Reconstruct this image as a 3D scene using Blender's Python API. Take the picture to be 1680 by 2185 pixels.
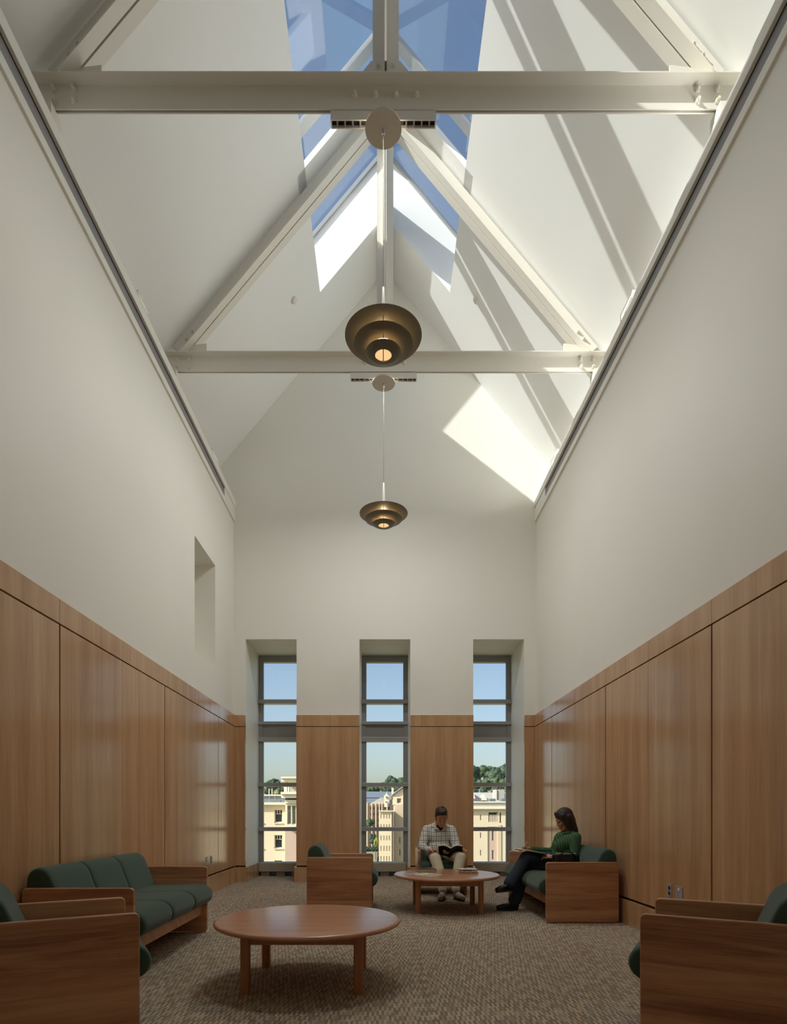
import bpy, bmesh, math, random
from mathutils import Vector, Matrix, noise as mnoise

# ------------------------------------------------------------------ clear
for o in list(bpy.data.objects):
    bpy.data.objects.remove(o, do_unlink=True)
scene = bpy.context.scene
COL = scene.collection

# ------------------------------------------------------------------ camera (view camera with rise: level, shifted)
W_PX, H_PX, F_PX = 1680.0, 2185.0, 1270.0
VPX, VPY, CAM_H, CAM_X = 820.0, 1736.0, 1.10, -0.012
cd = bpy.data.cameras.new('camera')
cd.sensor_fit = 'HORIZONTAL'
cd.sensor_width = 36.0
cd.lens = 36.0 * F_PX / W_PX
cd.shift_x = (W_PX / 2 - VPX) / W_PX
cd.shift_y = (VPY - H_PX / 2) / W_PX
cd.clip_start = 0.05
cd.clip_end = 3000
cam = bpy.data.objects.new('camera', cd)
COL.objects.link(cam)
cam.location = (CAM_X, 0, CAM_H)
cam.rotation_euler = (math.pi / 2, 0, 0)
scene.camera = cam

def P(px, py, d):
    """photo pixel -> world point at depth d (metres along the view axis)"""
    return Vector((CAM_X + (px - VPX) * d / F_PX, d, CAM_H + (VPY - py) * d / F_PX))

# ------------------------------------------------------------------ sky, sun, exposure
SUN_DIR = Vector((1.0, 0.475, -0.775)).normalized()      # direction the light travels
SUN_E, SKY_E, EXPO = 6.6, 0.185, 0.13
world = bpy.data.worlds.new('world')
scene.world = world
world.use_nodes = True
nt = world.node_tree
nt.nodes.clear()
sky = nt.nodes.new('ShaderNodeTexSky')
sky.sky_type = 'NISHITA'
sky.sun_disc = False
sky.sun_elevation = math.asin(-SUN_DIR.z)
sky.sun_rotation = math.atan2(-SUN_DIR.x, -SUN_DIR.y)
sky.altitude = 100
sky.air_density = 1.0
sky.dust_density = 2.6
sky.ozone_density = 1.0
bgn = nt.nodes.new('ShaderNodeBackground')
bgn.inputs['Strength'].default_value = SKY_E
wo = nt.nodes.new('ShaderNodeOutputWorld')
nt.links.new(sky.outputs[0], bgn.inputs[0])
nt.links.new(bgn.outputs[0], wo.inputs[0])
sl = bpy.data.lights.new('sun', 'SUN')
sl.energy = SUN_E
sl.angle = math.radians(0.6)
sl.color = (1.0, 0.95, 0.87)
sun = bpy.data.objects.new('sun', sl)
COL.objects.link(sun)
sun.location = (-30, -14, 40)
sun.rotation_euler = SUN_DIR.to_track_quat('-Z', 'Y').to_euler()
vs = scene.view_settings
vs.view_transform = 'Standard'
vs.look = 'None'
vs.gamma = 1.0
vs.use_curve_mapping = False
vs.exposure = EXPO
scene.cycles.max_bounces = 14
scene.cycles.diffuse_bounces = 9
scene.cycles.transparent_max_bounces = 16
scene.cycles.sample_clamp_indirect = 8.0

# ------------------------------------------------------------------ materials
COVE_FILL_W, DOWN_W, LAMP_COL = {-1: 2.5, 1: 22.0}, (46.0, 27.0), (0.975, 0.985, 0.955)     # added cove fill, and the room's own down lights
MATS = {}
def srgb(r, g, b):
    f = lambda c: (c / 255 / 12.92) if c / 255 <= 0.04045 else ((c / 255 + 0.055) / 1.055) ** 2.4
    return (f(r), f(g), f(b), 1.0)

def new_mat(name):
    m = bpy.data.materials.new(name)
    m.use_nodes = True
    t = m.node_tree
    b = t.nodes.get('Principled BSDF')
    MATS[name] = m
    return m, t, b

def node(t, typ, **kw):
    n = t.nodes.new(typ)
    for k, v in kw.items():
        if k.startswith('i_'):
            n.inputs[k[2:]].default_value = v
        else:
            setattr(n, k, v)
    return n

def math_n(t, op, a, b=None, c=None):
    n = t.nodes.new('ShaderNodeMath')
    n.operation = op
    for i, v in enumerate((a, b, c)):
        if v is None:
            continue
        if isinstance(v, (int, float)):
            n.inputs[i].default_value = v
        else:
            t.links.new(v, n.inputs[i])
    return n.outputs[0]

def mixc(t, fac, a, b, blend='MIX'):
    n = t.nodes.new('ShaderNodeMix')
    n.data_type = 'RGBA'
    n.blend_type = blend
    for sock, v in ((n.inputs[0], fac), (n.inputs[6], a), (n.inputs[7], b)):
        if isinstance(v, (int, float)):
            sock.default_value = v
        elif isinstance(v, tuple):
            sock.default_value = v
        else:
            t.links.new(v, sock)
    return n.outputs[2]

def bump(t, b, height, strength, dist=0.01):
    n = node(t, 'ShaderNodeBump')
    n.inputs['Strength'].default_value = strength
    n.inputs['Distance'].default_value = dist
    t.links.new(height, n.inputs['Height'])
    t.links.new(n.outputs[0], b.inputs['Normal'])

def plain(name, col, rough=0.5, metal=0.0, spec=0.5, var=0.06, vscale=6.0, bmp=0.0, bscale=200.0):
    m, t, b = new_mat(name)
    co = node(t, 'ShaderNodeTexCoord')
    nz = node(t, 'ShaderNodeTexNoise')
    nz.inputs['Scale'].default_value = vscale
    nz.inputs['Detail'].default_value = 3
    t.links.new(co.outputs['Object'], nz.inputs['Vector'])
    d = tuple(c * (1 - var) for c in col[:3]) + (1,)
    l = tuple(min(1, c * (1 + var)) for c in col[:3]) + (1,)
    t.links.new(mixc(t, nz.outputs[0], d, l), b.inputs['Base Color'])
    b.inputs['Roughness'].default_value = rough
    b.inputs['Metallic'].default_value = metal
    b.inputs['Specular IOR Level'].default_value = spec
    if bmp:
        n2 = node(t, 'ShaderNodeTexNoise')
        n2.inputs['Scale'].default_value = bscale
        t.links.new(co.outputs['Object'], n2.inputs['Vector'])
        bump(t, b, n2.outputs[0], bmp, 0.002)
    return m

plain('paint_wall', srgb(236, 234, 226), 0.55, spec=0.45, var=0.015, vscale=1.5, bmp=0.06, bscale=160)
plain('paint_ceiling', srgb(238, 238, 235), 0.55, spec=0.35, var=0.012, vscale=1.5, bmp=0.05, bscale=160)
plain('paint_steel', srgb(222, 217, 206), 0.45, var=0.02, vscale=8)
plain('slot_grey', srgb(140, 139, 140), 0.5, var=0.03)
plain('black', srgb(14, 13, 12), 0.6, var=0.1)
plain('dark_gap', srgb(26, 16, 10), 0.8, var=0.1)
plain('aluminium', srgb(172, 172, 172), 0.38, metal=0.35, var=0.03, vscale=3)
plain('aluminium_dark', srgb(152, 151, 150), 0.45, metal=0.3, var=0.03)
plain('sill_stone', srgb(176, 166, 148), 0.5, var=0.1, vscale=14)
plain('daylight_blue', srgb(120, 165, 235), 0.15, var=0.1)  # blue of the daylight in the convector gaps, put into the colour
plain('chrome', srgb(176, 176, 182), 0.4, metal=0.35, var=0.05)
plain('plastic_white', srgb(225, 220, 210), 0.35, var=0.02)
plain('canopy_metal', srgb(196, 184, 166), 0.5, var=0.02)
plain('lamp_metal', srgb(120, 114, 99), 0.42, metal=0.0, spec=0.4, var=0.02)
plain('cable', srgb(120, 112, 100), 0.5)

def emit(name, col, s):
    m, t, b = new_mat(name)
    b.inputs['Base Color'].default_value = col
    b.inputs['Emission Color'].default_value = col
    b.inputs['Emission Strength'].default_value = s
    return m
emit('bulb', (1.0, 0.66, 0.32, 1), 0.75)

def glass(name, tint, base=0.05, gain=0.9):
    m, t, b = new_mat(name)
    t.nodes.remove(b)
    out = t.nodes.get('Material Output')
    lw = node(t, 'ShaderNodeLayerWeight')
    lw.inputs['Blend'].default_value = 0.5
    p = math_n(t, 'POWER', lw.outputs['Facing'], 4.0)
    f = math_n(t, 'ADD', math_n(t, 'MULTIPLY', p, gain), base)
    f = math_n(t, 'MINIMUM', f, 1.0)
    tr = node(t, 'ShaderNodeBsdfTransparent')
    tr.inputs[0].default_value = tint
    gl = node(t, 'ShaderNodeBsdfGlossy')
    gl.inputs['Roughness'].default_value = 0.02
    mx = node(t, 'ShaderNodeMixShader')
    t.links.new(f, mx.inputs[0])
    t.links.new(tr.outputs[0], mx.inputs[1])
    t.links.new(gl.outputs[0], mx.inputs[2])
    t.links.new(mx.outputs[0], out.inputs[0])
    return m
glass('glass', (0.965, 0.97, 0.95, 1), 0.02, 0.6)
glass('skylight_glass', (0.93, 0.97, 0.99, 1), 0.06, 0.7)

def wood(name, dark, mid, light, rough, axis, flitch=0.0, gscale=1.0, rvar=0.25, spec=0.5, bands=None, ramp=(0.30, 0.72)):
    """axis: direction of the grain in object space ('x','z'); flitch: veneer leaf width across the grain"""
    m, t, b = new_mat(name)
    co = node(t, 'ShaderNodeTexCoord')
    sp = node(t, 'ShaderNodeSeparateXYZ')
    t.links.new(co.outputs['Object'], sp.inputs[0])
    X, Y, Z = sp.outputs
    if axis == 'z':
        along = Z
        across = math_n(t, 'ADD', X, Y)
        third = math_n(t, 'SUBTRACT', X, Y)
    else:
        along = X
        across = math_n(t, 'ADD', Z, math_n(t, 'MULTIPLY', Y, 1.0))
        third = math_n(t, 'SUBTRACT', Z, Y)
    info = node(t, 'ShaderNodeObjectInfo')
    rnd = math_n(t, 'MULTIPLY', info.outputs['Random'], 37.0)
    def vec(sa, sc, st, off=0.0):
        c = node(t, 'ShaderNodeCombineXYZ')
        t.links.new(math_n(t, 'MULTIPLY', along, sa), c.inputs[0])
        t.links.new(math_n(t, 'ADD', math_n(t, 'MULTIPLY', across, sc), rnd), c.inputs[1])
        t.links.new(math_n(t, 'ADD', math_n(t, 'MULTIPLY', third, st), off), c.inputs[2])
        return c.outputs[0]
    n1 = node(t, 'ShaderNodeTexNoise', i_Scale=1.0, i_Detail=5.0, i_Roughness=0.6, i_Distortion=0.6)
    t.links.new(vec(0.9 * gscale, 14 * gscale, 3), n1.inputs['Vector'])
    n2 = node(t, 'ShaderNodeTexNoise', i_Scale=1.0, i_Detail=3.0)
    t.links.new(vec(4 * gscale, 240 * gscale, 3, 7.0), n2.inputs['Vector'])
    n3 = node(t, 'ShaderNodeTexNoise', i_Scale=1.0, i_Detail=1.0)
    t.links.new(vec(0.25, 3.2, 1, 13.0), n3.inputs['Vector'])
    g = math_n(t, 'ADD', math_n(t, 'MULTIPLY', n1.outputs[0], 0.5),
               math_n(t, 'ADD', math_n(t, 'MULTIPLY', n2.outputs[0], 0.28), math_n(t, 'MULTIPLY', n3.outputs[0], 0.22)))
    if flitch:
        fl = math_n(t, 'DIVIDE', across, flitch)
        tri = math_n(t, 'PINGPONG', fl, 1.0)
        cell = math_n(t, 'FLOOR', fl)
        wn = node(t, 'ShaderNodeTexWhiteNoise', noise_dimensions='1D')
        t.links.new(cell, wn.inputs['W'])
        g = math_n(t, 'ADD', g, math_n(t, 'MULTIPLY', math_n(t, 'SUBTRACT', tri, 0.5), 0.10))
        g = math_n(t, 'ADD', g, math_n(t, 'MULTIPLY', math_n(t, 'SUBTRACT', wn.outputs[0], 0.5), 0.05))
    if bands:
        zc = math_n(t, 'FLOOR', math_n(t, 'DIVIDE', Z, bands))
        wn = node(t, 'ShaderNodeTexWhiteNoise', noise_dimensions='2D')
        c = node(t, 'ShaderNodeCombineXYZ')
        t.links.new(zc, c.inputs[0]); t.links.new(rnd, c.inputs[1])
        t.links.new(c.outputs[0], wn.inputs['Vector'])
        g = math_n(t, 'ADD', g, math_n(t, 'MULTIPLY', math_n(t, 'SUBTRACT', wn.outputs[0], 0.5), 0.16))
    r = node(t, 'ShaderNodeValToRGB')
    e = r.color_ramp.elements
    e[0].position = ramp[0]; e[0].color = dark
    e[1].position = ramp[1]; e[1].color = light
    k = e.new(0.5); k.color = mid
    t.links.new(g, r.inputs[0])
    t.links.new(r.outputs[0], b.inputs['Base Color'])
    b.inputs['Roughness'].default_value = rough
    b.inputs['Specular IOR Level'].default_value = spec
    bump(t, b, n2.outputs[0], 0.05, 0.001)
    return m
wood('veneer', srgb(170, 128, 92), srgb(192, 150, 110), srgb(210, 172, 132), 0.17, 'z', flitch=0.131, spec=0.85)
wood('oak', srgb(142, 92, 64), srgb(184, 132, 95), srgb(208, 160, 120), 0.34, 'x', bands=0.125, ramp=(0.36, 0.66), gscale=1.3)
wood('oak_table', srgb(170, 118, 86), srgb(188, 134, 100), srgb(202, 150, 116), 0.24, 'x', spec=0.6)
wood('oak_leg', srgb(148, 96, 62), srgb(176, 120, 80), srgb(198, 144, 102), 0.36, 'z')

def fabric(name, col, scale=900):
    m, t, b = new_mat(name)
    co = node(t, 'ShaderNodeTexCoord')
    nz = node(t, 'ShaderNodeTexNoise', i_Scale=float(scale), i_Detail=2.0)
    t.links.new(co.outputs['Object'], nz.inputs['Vector'])
    d = tuple(c * 0.72 for c in col[:3]) + (1,)
    l = tuple(min(1, c * 1.25) for c in col[:3]) + (1,)
    t.links.new(mixc(t, nz.outputs[0], d, l), b.inputs['Base Color'])
    b.inputs['Roughness'].default_value = 0.9
    b.inputs['Specular IOR Level'].default_value = 0.2
    b.inputs['Sheen Weight'].default_value = 0.25
    b.inputs['Sheen Roughness'].default_value = 0.5
    bump(t, b, nz.outputs[0], 0.25, 0.001)
    return m
fabric('green_fabric', srgb(62, 82, 70))

def carpet():
    m, t, b = new_mat('carpet')
    co = node(t, 'ShaderNodeTexCoord')
    sp = node(t, 'ShaderNodeSeparateXYZ')
    t.links.new(co.outputs['Object'], sp.inputs[0])
    wob = node(t, 'ShaderNodeTexNoise', i_Scale=90.0, i_Detail=1.0)
    t.links.new(co.outputs['Object'], wob.inputs['Vector'])
    w = math_n(t, 'MULTIPLY', math_n(t, 'SUBTRACT', wob.outputs[0], 0.5), 0.004)
    xs = math_n(t, 'DIVIDE', math_n(t, 'ADD', sp.outputs[0], w), 0.0135)
    ci = math_n(t, 'FLOOR', xs)
    wc = node(t, 'ShaderNodeTexWhiteNoise', noise_dimensions='1D')
    t.links.new(ci, wc.inputs['W'])
    ys = math_n(t, 'ADD', math_n(t, 'DIVIDE', math_n(t, 'ADD', sp.outputs[1], w), 0.074),
                math_n(t, 'MULTIPLY', wc.outputs[0], 0.55))
    ri = math_n(t, 'FLOOR', ys)
    c = node(t, 'ShaderNodeCombineXYZ')
    t.links.new(ci, c.inputs[0]); t.links.new(ri, c.inputs[1])
    wn = node(t, 'ShaderNodeTexWhiteNoise', noise_dimensions='2D')
    t.links.new(c.outputs[0], wn.inputs['Vector'])
    par = math_n(t, 'MODULO', math_n(t, 'ABSOLUTE', math_n(t, 'ADD', ci, ri)), 2.0)
    v = math_n(t, 'ADD', math_n(t, 'MULTIPLY', wn.outputs[0], 0.55), math_n(t, 'MULTIPLY', par, 0.45))
    r = node(t, 'ShaderNodeValToRGB')
    r.color_ramp.interpolation = 'CONSTANT'
    e = r.color_ramp.elements
    e[0].position = 0.0; e[0].color = srgb(138, 121, 103)
    e[1].position = 0.93; e[1].color = srgb(188, 164, 134)
    for pos, col in ((0.26, srgb(146, 129, 110)), (0.42, srgb(160, 144, 124)), (0.56, srgb(176, 163, 145)), (0.76, srgb(186, 174, 156))):
        k = e.new(pos); k.color = col
    t.links.new(v, r.inputs[0])
    nz = node(t, 'ShaderNodeTexNoise', i_Scale=420.0, i_Detail=2.0)
    t.links.new(co.outputs['Object'], nz.inputs['Vector'])
    t.links.new(mixc(t, 0.4, r.outputs[0], nz.outputs[0], 'OVERLAY'), b.inputs['Base Color'])
    b.inputs['Roughness'].default_value = 0.95
    b.inputs['Specular IOR Level'].default_value = 0.1
    bump(t, b, nz.outputs[0], 0.6, 0.004)
carpet()

# ------------------------------------------------------------------ mesh helpers
def box(bm, x0, x1, y0, y1, z0, z1):
    v = [bm.verts.new(p) for p in ((x0,y0,z0),(x1,y0,z0),(x1,y1,z0),(x0,y1,z0),(x0,y0,z1),(x1,y0,z1),(x1,y1,z1),(x0,y1,z1))]
    for f in ((3,2,1,0),(4,5,6,7),(0,1,5,4),(1,2,6,5),(2,3,7,6),(3,0,4,7)):
        bm.faces.new([v[i] for i in f])

def prism(bm, pts, vec):
    vec = Vector(vec)
    a = [bm.verts.new(Vector(p)) for p in pts]
    b = [bm.verts.new(Vector(p) + vec) for p in pts]
    n = len(a)
    bm.faces.new(a[::-1]); bm.faces.new(b)
    for i in range(n):
        bm.faces.new((a[i], a[(i+1) % n], b[(i+1) % n], b[i]))

def lathe(bm, prof, seg=32, c=(0,0,0), close=False):
    rings = []
    for r, z in prof:
        rings.append([bm.verts.new((c[0]+r*math.cos(2*math.pi*i/seg), c[1]+r*math.sin(2*math.pi*i/seg), c[2]+z)) for i in range(seg)])
    for a, b in zip(rings, rings[1:] + ([rings[0]] if close else [])):
        for i in range(seg):
            bm.faces.new((a[i], a[(i+1) % seg], b[(i+1) % seg], b[i]))
    if not close:
        bm.faces.new(rings[0][::-1]); bm.faces.new(rings[-1])

def tube(bm, pts, rad, seg=8):
    """capped tube through points; rad number or list"""
    pts = [Vector(p) for p in pts]
    if not isinstance(rad, (list, tuple)):
        rad = [rad] * len(pts)
    rings = []
    up = Vector((0, 0, 1))
    prev = None
    for i, p in enumerate(pts):
        d = (pts[min(i+1, len(pts)-1)] - pts[max(i-1, 0)]).normalized()
        if prev is None:
            a = d.cross(up)
            if a.length < 1e-3:
                a = d.cross(Vector((1, 0, 0)))
        else:
            a = prev - d * prev.dot(d)
        a.normalize(); prev = a
        b = d.cross(a)
        rings.append([bm.verts.new(p + (a*math.cos(2*math.pi*k/seg) + b*math.sin(2*math.pi*k/seg))*rad[i]) for k in range(seg)])
    for r0, r1 in zip(rings, rings[1:]):
        for k in range(seg):
            bm.faces.new((r0[k], r0[(k+1) % seg], r1[(k+1) % seg], r1[k]))
    bm.faces.new(rings[0][::-1]); bm.faces.new(rings[-1])

def mesh_from(bm, name, mat, bevel=0.0, segs=2, smooth=False, angle=30):
    bmesh.ops.recalc_face_normals(bm, faces=bm.faces[:])
    if bevel:
        es = [e for e in bm.edges if len(e.link_faces) == 2 and e.calc_face_angle(0) > math.radians(angle)]
        bmesh.ops.bevel(bm, geom=es, offset=bevel, segments=segs, profile=0.5, affect='EDGES', clamp_overlap=True)
    me = bpy.data.meshes.new(name)
    bm.to_mesh(me); bm.free()
    if smooth:
        for p in me.polygons:
            p.use_smooth = True
        try:
            me.set_sharp_from_angle(angle=math.radians(smooth if smooth is not True else 40))
        except Exception:
            pass
    if mat:
        me.materials.append(MATS[mat])
    return me

def obj(name, bm, mat, parent=None, **kw):
    me = bm if isinstance(bm, bpy.types.Mesh) else mesh_from(bm, name, mat, **kw)
    o = bpy.data.objects.new(name, me)
    COL.objects.link(o)
    if parent:
        o.parent = parent
    return o

def empty(name, loc=(0,0,0), rz=0.0, parent=None):
    o = bpy.data.objects.new(name, None)
    o.empty_display_size = 0.1
    COL.objects.link(o)
    o.location = loc
    o.rotation_euler = (0, 0, rz)
    if parent:
        o.parent = parent
    return o

def tag(o, label, cat, group=None):
    o['label'] = label; o['category'] = cat
    if group:
        o['group'] = group
    return o

def struct(o, label=None):
    o['kind'] = 'structure'
    if label:
        o['label'] = label
    return o

def copy_tree(o, parent=None):
    c = o.copy()
    COL.objects.link(c)
    c.parent = parent
    for ch in o.children:
        copy_tree(ch, c)
    return c

def B():
    return bmesh.new()

def rbox(name, mat, parent, x0, x1, y0, y1, z0, z1, bevel=0.0, segs=2, smooth=False):
    bm = B(); box(bm, x0, x1, y0, y1, z0, z1)
    return obj(name, bm, mat, parent, bevel=bevel, segs=segs, smooth=smooth)

# ------------------------------------------------------------------ room dimensions
YB = 9.615          # end wall, room face
YW = 10.60          # window frames
YR = -2.60          # wall behind the camera
XW = 2.445          # side walls
ZTOP = 6.10
SL = 1.19           # roof pitch
ZRI = 9.87          # ridge of the ceiling planes
ZRO = 10.80         # ridge of the glazing planes
XO, XOO = 0.951, 1.55   # lower edge of the skylight opening, inner and outer
YS1, YS0 = 8.72, 2.05  # ends of the skylight
OPEN = [(-2.249, -1.427), (-0.411, 0.411), (1.427, 2.249)]
ZO = 3.916          # head of window openings
ZCAP, ZGRV, ZBASE = 2.686, 2.50, 0.24

# ------------------------------------------------------------------ floor, walls, ceiling
bm = B()
box(bm, -2.6, 2.6, YR - 0.3, YB, -0.25, 0.0)
for a, b_ in OPEN:
    box(bm, a, b_, YB, YW + 0.25, -0.25, 0.0)
struct(obj('floor', bm, 'carpet'), 'brown and beige patterned carpet floor')

def wall_side(s, name):
    bm = B()
    xa, xb = (-3.15, -XW) if s < 0 else (XW, 3.15)
    if s < 0:
        y0, y1, z0, z1 = 7.637, 8.571, 3.168, 4.67
        box(bm, xa, xb, YR - 0.3, y0, 0, ZTOP)
        box(bm, xa, xb, y1, YB, 0, ZTOP)
        box(bm, xa, xb, y0, y1, 0, z0)
        box(bm, xa, xb, y0, y1, z1, ZTOP)
        box(bm, xa, xa + 0.12, y0, y1, z0, z1)
    else:
        box(bm, xa, xb, YR - 0.3, YB, 0, ZTOP)
    return struct(obj(name, bm, 'paint_wall'), 'tall off-white painted side wall above wood panelling')
wall_l = wall_side(-1, 'wall_left')
wall_r = wall_side(1, 'wall_right')

bm = B()
xs = [-3.15] + [v for o_ in OPEN for v in o_] + [3.15]
for a, b_ in ((xs[0], xs[1]), (xs[2], xs[3]), (xs[4], xs[5]), (xs[6], xs[7])):
    box(bm, a, b_, YB, YW + 0.12, 0, ZO)
zc = ZRI - SL * 3.4
prism(bm, [(-3.15, YB, ZO), (3.15, YB, ZO), (3.15, YB, ZTOP), (3.15, YB, ZRI - SL*3.15), (0, YB, ZRI), (-3.15, YB, ZRI - SL*3.15), (-3.15, YB, ZTOP)], (0, YW + 0.12 - YB, 0))
wall_b = struct(obj('wall_back', bm, 'paint_wall'), 'off-white gable end wall with three tall window openings')

bm = B()
prism(bm, [(-3.4, YR, 0), (3.4, YR, 0), (3.4, YR, zc), (0, YR, ZRI), (-3.4, YR, zc)], (0, -0.3, 0))
struct(obj('wall_front', bm, 'paint_wall'), 'off-white wall behind the viewer')

def roof_side(s):
    bm = B()
    zi = lambda x: ZRI - SL * x
    zo = lambda x: ZRO - SL * x
    X1 = 3.6
    y0, y1 = YR - 0.3, YW + 0.12
    prism(bm, [(s*X1, y0, zi(X1)), (s*XO, y0, zi(XO)), (s*XOO, y0, zo(XOO)), (s*X1, y0, zo(X1))], (0, y1 - y0, 0))
    for a, b_ in ((y0, YS0), (YS1, y1)):
        prism(bm, [(s*XO, a, zi(XO)), (0, a, ZRI), (0, a, ZRO), (s*XOO, a, zo(XOO))], (0, b_ - a, 0))
    return struct(obj('ceiling', bm, 'paint_ceiling'), 'sloping white ceiling plane %s the ridge skylight' % ('left of' if s < 0 else 'right of'))
roof_side(-1); roof_side(1)

# eave trims: fascia, recessed light slot, cap strip
for n, s in ((1, -1), (2, 1)):
    def bx(bm, xa, xb, y0, y1, z0, z1):
        box(bm, min(s*xa, s*xb), max(s*xa, s*xb), y0, y1, z0, z1)
    bm = B()
    bx(bm, XW - 0.022, XW + 0.06, YR, YB, 5.815, 5.895)
    bx(bm, XW - 0.022, XW + 0.06, 9.0, YB, 5.895, 6.035)
    tr = struct(obj('trim_%d' % n, bm, 'paint_wall'), 'white fascia moulding along the top of the side wall')
    bm = B(); bx(bm, XW - 0.004, XW + 0.05, YR, 9.0, 5.895, 6.035)
    obj('light_slot', bm, 'slot_grey', tr)
    bm = B(); bx(bm, XW - 0.008, XW + 0.05, YR, 9.0, 6.027, 6.034)
    obj('slot_lip', bm, 'dark_gap', tr)
    bm = B(); bx(bm, XW - 0.035, XW + 0.06, YR, YB, 6.035, 6.14)
    obj('cap_strip', bm, 'paint_wall', tr, bevel=0.004)
    bm = B(); bx(bm, XW, 3.30, YR, YB, ZTOP, 6.13)
    obj('ledge', bm, 'paint_ceiling', tr)

# ------------------------------------------------------------------ wood panelling
JY = [YB - 0.012, 8.60, 7.55, 6.505, 5.455, 4.40, 3.35, 2.30, 1.25, 0.20, -0.85, -1.90, YR + 0.01]
PX = XW - 0.035      # panel face
for s, wl in ((-1, wall_l), (1, wall_r)):
    def bx2(xa, xb, y0, y1, z0, z1, name, mat, par, bev=0.0):
        bm = B()
        box(bm, min(s*xa, s*xb), max(s*xa, s*xb), y0, y1, z0, z1)
        return obj(name, bm, mat, par, bevel=bev)
    bx2(XW - 0.007, XW, YR, YB, 0, ZCAP - 0.004, 'panel_backing', 'dark_gap', wl)
    for i in range(len(JY) - 1):
        ya, yb = JY[i+1], JY[i]
        ga = 0.010 if (i + 1) % 2 == 1 else 0.002
        gb = 0.010 if i % 2 == 1 else 0.002
        if i == 0: gb = 0.025
        bx2(PX, XW - 0.007, ya + ga, yb - gb, ZBASE + 0.022, ZGRV - 0.006, 'wood_panel', 'veneer', wl, 0.0015)
        bx2(PX, XW - 0.007, ya + 0.0015, yb - (0.022 if i == 0 else 0.0015), ZGRV + 0.006, ZCAP, 'cap_panel', 'veneer', wl, 0.0015)
    bb = bx2(XW - 0.055, XW, YR, YB - 0.056, 0, ZBASE, 'baseboard_left' if s < 0 else 'baseboard_right', 'veneer', None, 0.002)
    struct(bb, 'wood baseboard along the side wall')

PYF = YB - 0.035
bm = B()
spans = [(-PX, -2.249), (-1.427, -0.411), (0.411, 1.427), (2.249, PX)]
for a, b_ in spans:
    box(bm, a, b_, YB - 0.007, YB, 0, ZCAP - 0.004)
obj('panel_backing', bm, 'dark_gap', wall_b)
for a, b_ in spans:
    aa, bb_ = a, b_
    rbox('wood_panel', 'veneer', wall_b, aa, bb_, PYF, YB - 0.007, ZBASE + 0.022, ZGRV - 0.005, 0.0015)
    rbox('cap_panel', 'veneer', wall_b, aa, bb_, PYF, YB - 0.007, ZGRV + 0.005, ZCAP, 0.0015)
bm = B()
for i, (a, b_) in enumerate(spans):
    lo = a - (0.03 if i else -0.02); hi = b_ + (0.03 if i < 3 else -0.02)
    box(bm, lo, hi, YB - 0.055, YB + 0.001, 0, ZBASE)
for a, b_ in OPEN:
    box(bm, a, a + 0.03, YB, YW - 0.12, 0, ZBASE)
    box(bm, b_ - 0.03, b_, YB, YW - 0.12, 0, ZBASE)
struct(obj('baseboard_back', bm, 'veneer', bevel=0.002), 'wood baseboard around the window piers')

# ------------------------------------------------------------------ tall windows
ZG = [(0.239, 0.789), (0.858, 1.580), (1.648, 2.377), (2.738, 3.053), (3.126, 3.80)]
for k, (a, b_) in enumerate(OPEN):
    w = struct(empty('window_%d' % (k + 1), ((a + b_) / 2, YW, 0)), 'tall narrow grey metal window in the end wall, %s' % ('left', 'middle', 'right')[k])
    cx = (a + b_) / 2
    h = (b_ - a) / 2
    fw = 0.07
    for s in (-1, 1):
        rbox('frame_post', 'aluminium_dark', w, min(s*h, s*(h-fw)), max(s*h, s*(h-fw)), 0.0, 0.11, 0, ZO)
    gi = h - fw
    rbox('frame_head', 'aluminium_dark', w, -gi, gi, 0.0, 0.11, ZG[4][1], ZO)
    for z0, z1 in ((ZG[0][1], ZG[1][0]), (ZG[1][1], ZG[2][0]), (ZG[3][1], ZG[4][0])):
        rbox('mullion', 'aluminium', w, -h, h, -0.045, 0.10, z0, z1, 0.003)
    rbox('mullion', 'aluminium', w, -h, h, -0.03, 0.10, 2.682, 2.738, 0.003)
    rbox('mullion', 'aluminium', w, -h, h, -0.03, 0.10, 2.377, 2.458, 0.003)
    rbox('spandrel_panel', 'aluminium_dark', w, -gi, gi, 0.02, 0.09, 2.458, 2.682)
    rbox('frame_sill', 'aluminium_dark', w, -gi, gi, 0.02, 0.11, 0.0, ZG[0][0])
    for z0, z1 in ZG:
        rbox('pane', 'glass', w, -gi, gi, 0.055, 0.062, z0, z1)
        bm = B()
        box(bm, -gi, -gi + 0.012, 0.03, 0.08, z0, z1); box(bm, gi - 0.012, gi, 0.03, 0.08, z0, z1)
        obj('glazing_bead', bm, 'aluminium', w)
    # convector under the glass
    c = empty('convector', (cx, YW, 0))
    tag(c, 'low grey metal convector cover at the foot of the %s window' % ('left', 'middle', 'right')[k], 'heater', 'convectors below the windows')
    rbox('cover', 'sill_stone', c, -h + 0.035, h - 0.035, -0.16, -0.005, 0.082, 0.236, 0.004)
    for q in (-0.27, 0.0, 0.27):
        rbox('foot', 'sill_stone', c, q - 0.075, q + 0.075, -0.10, -0.01, 0.0, 0.082)
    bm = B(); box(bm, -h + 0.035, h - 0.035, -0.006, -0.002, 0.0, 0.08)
    obj('daylight_sheet', bm, 'daylight_blue', c)  # blue sheet stands in for daylight coming through below the cover

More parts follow.
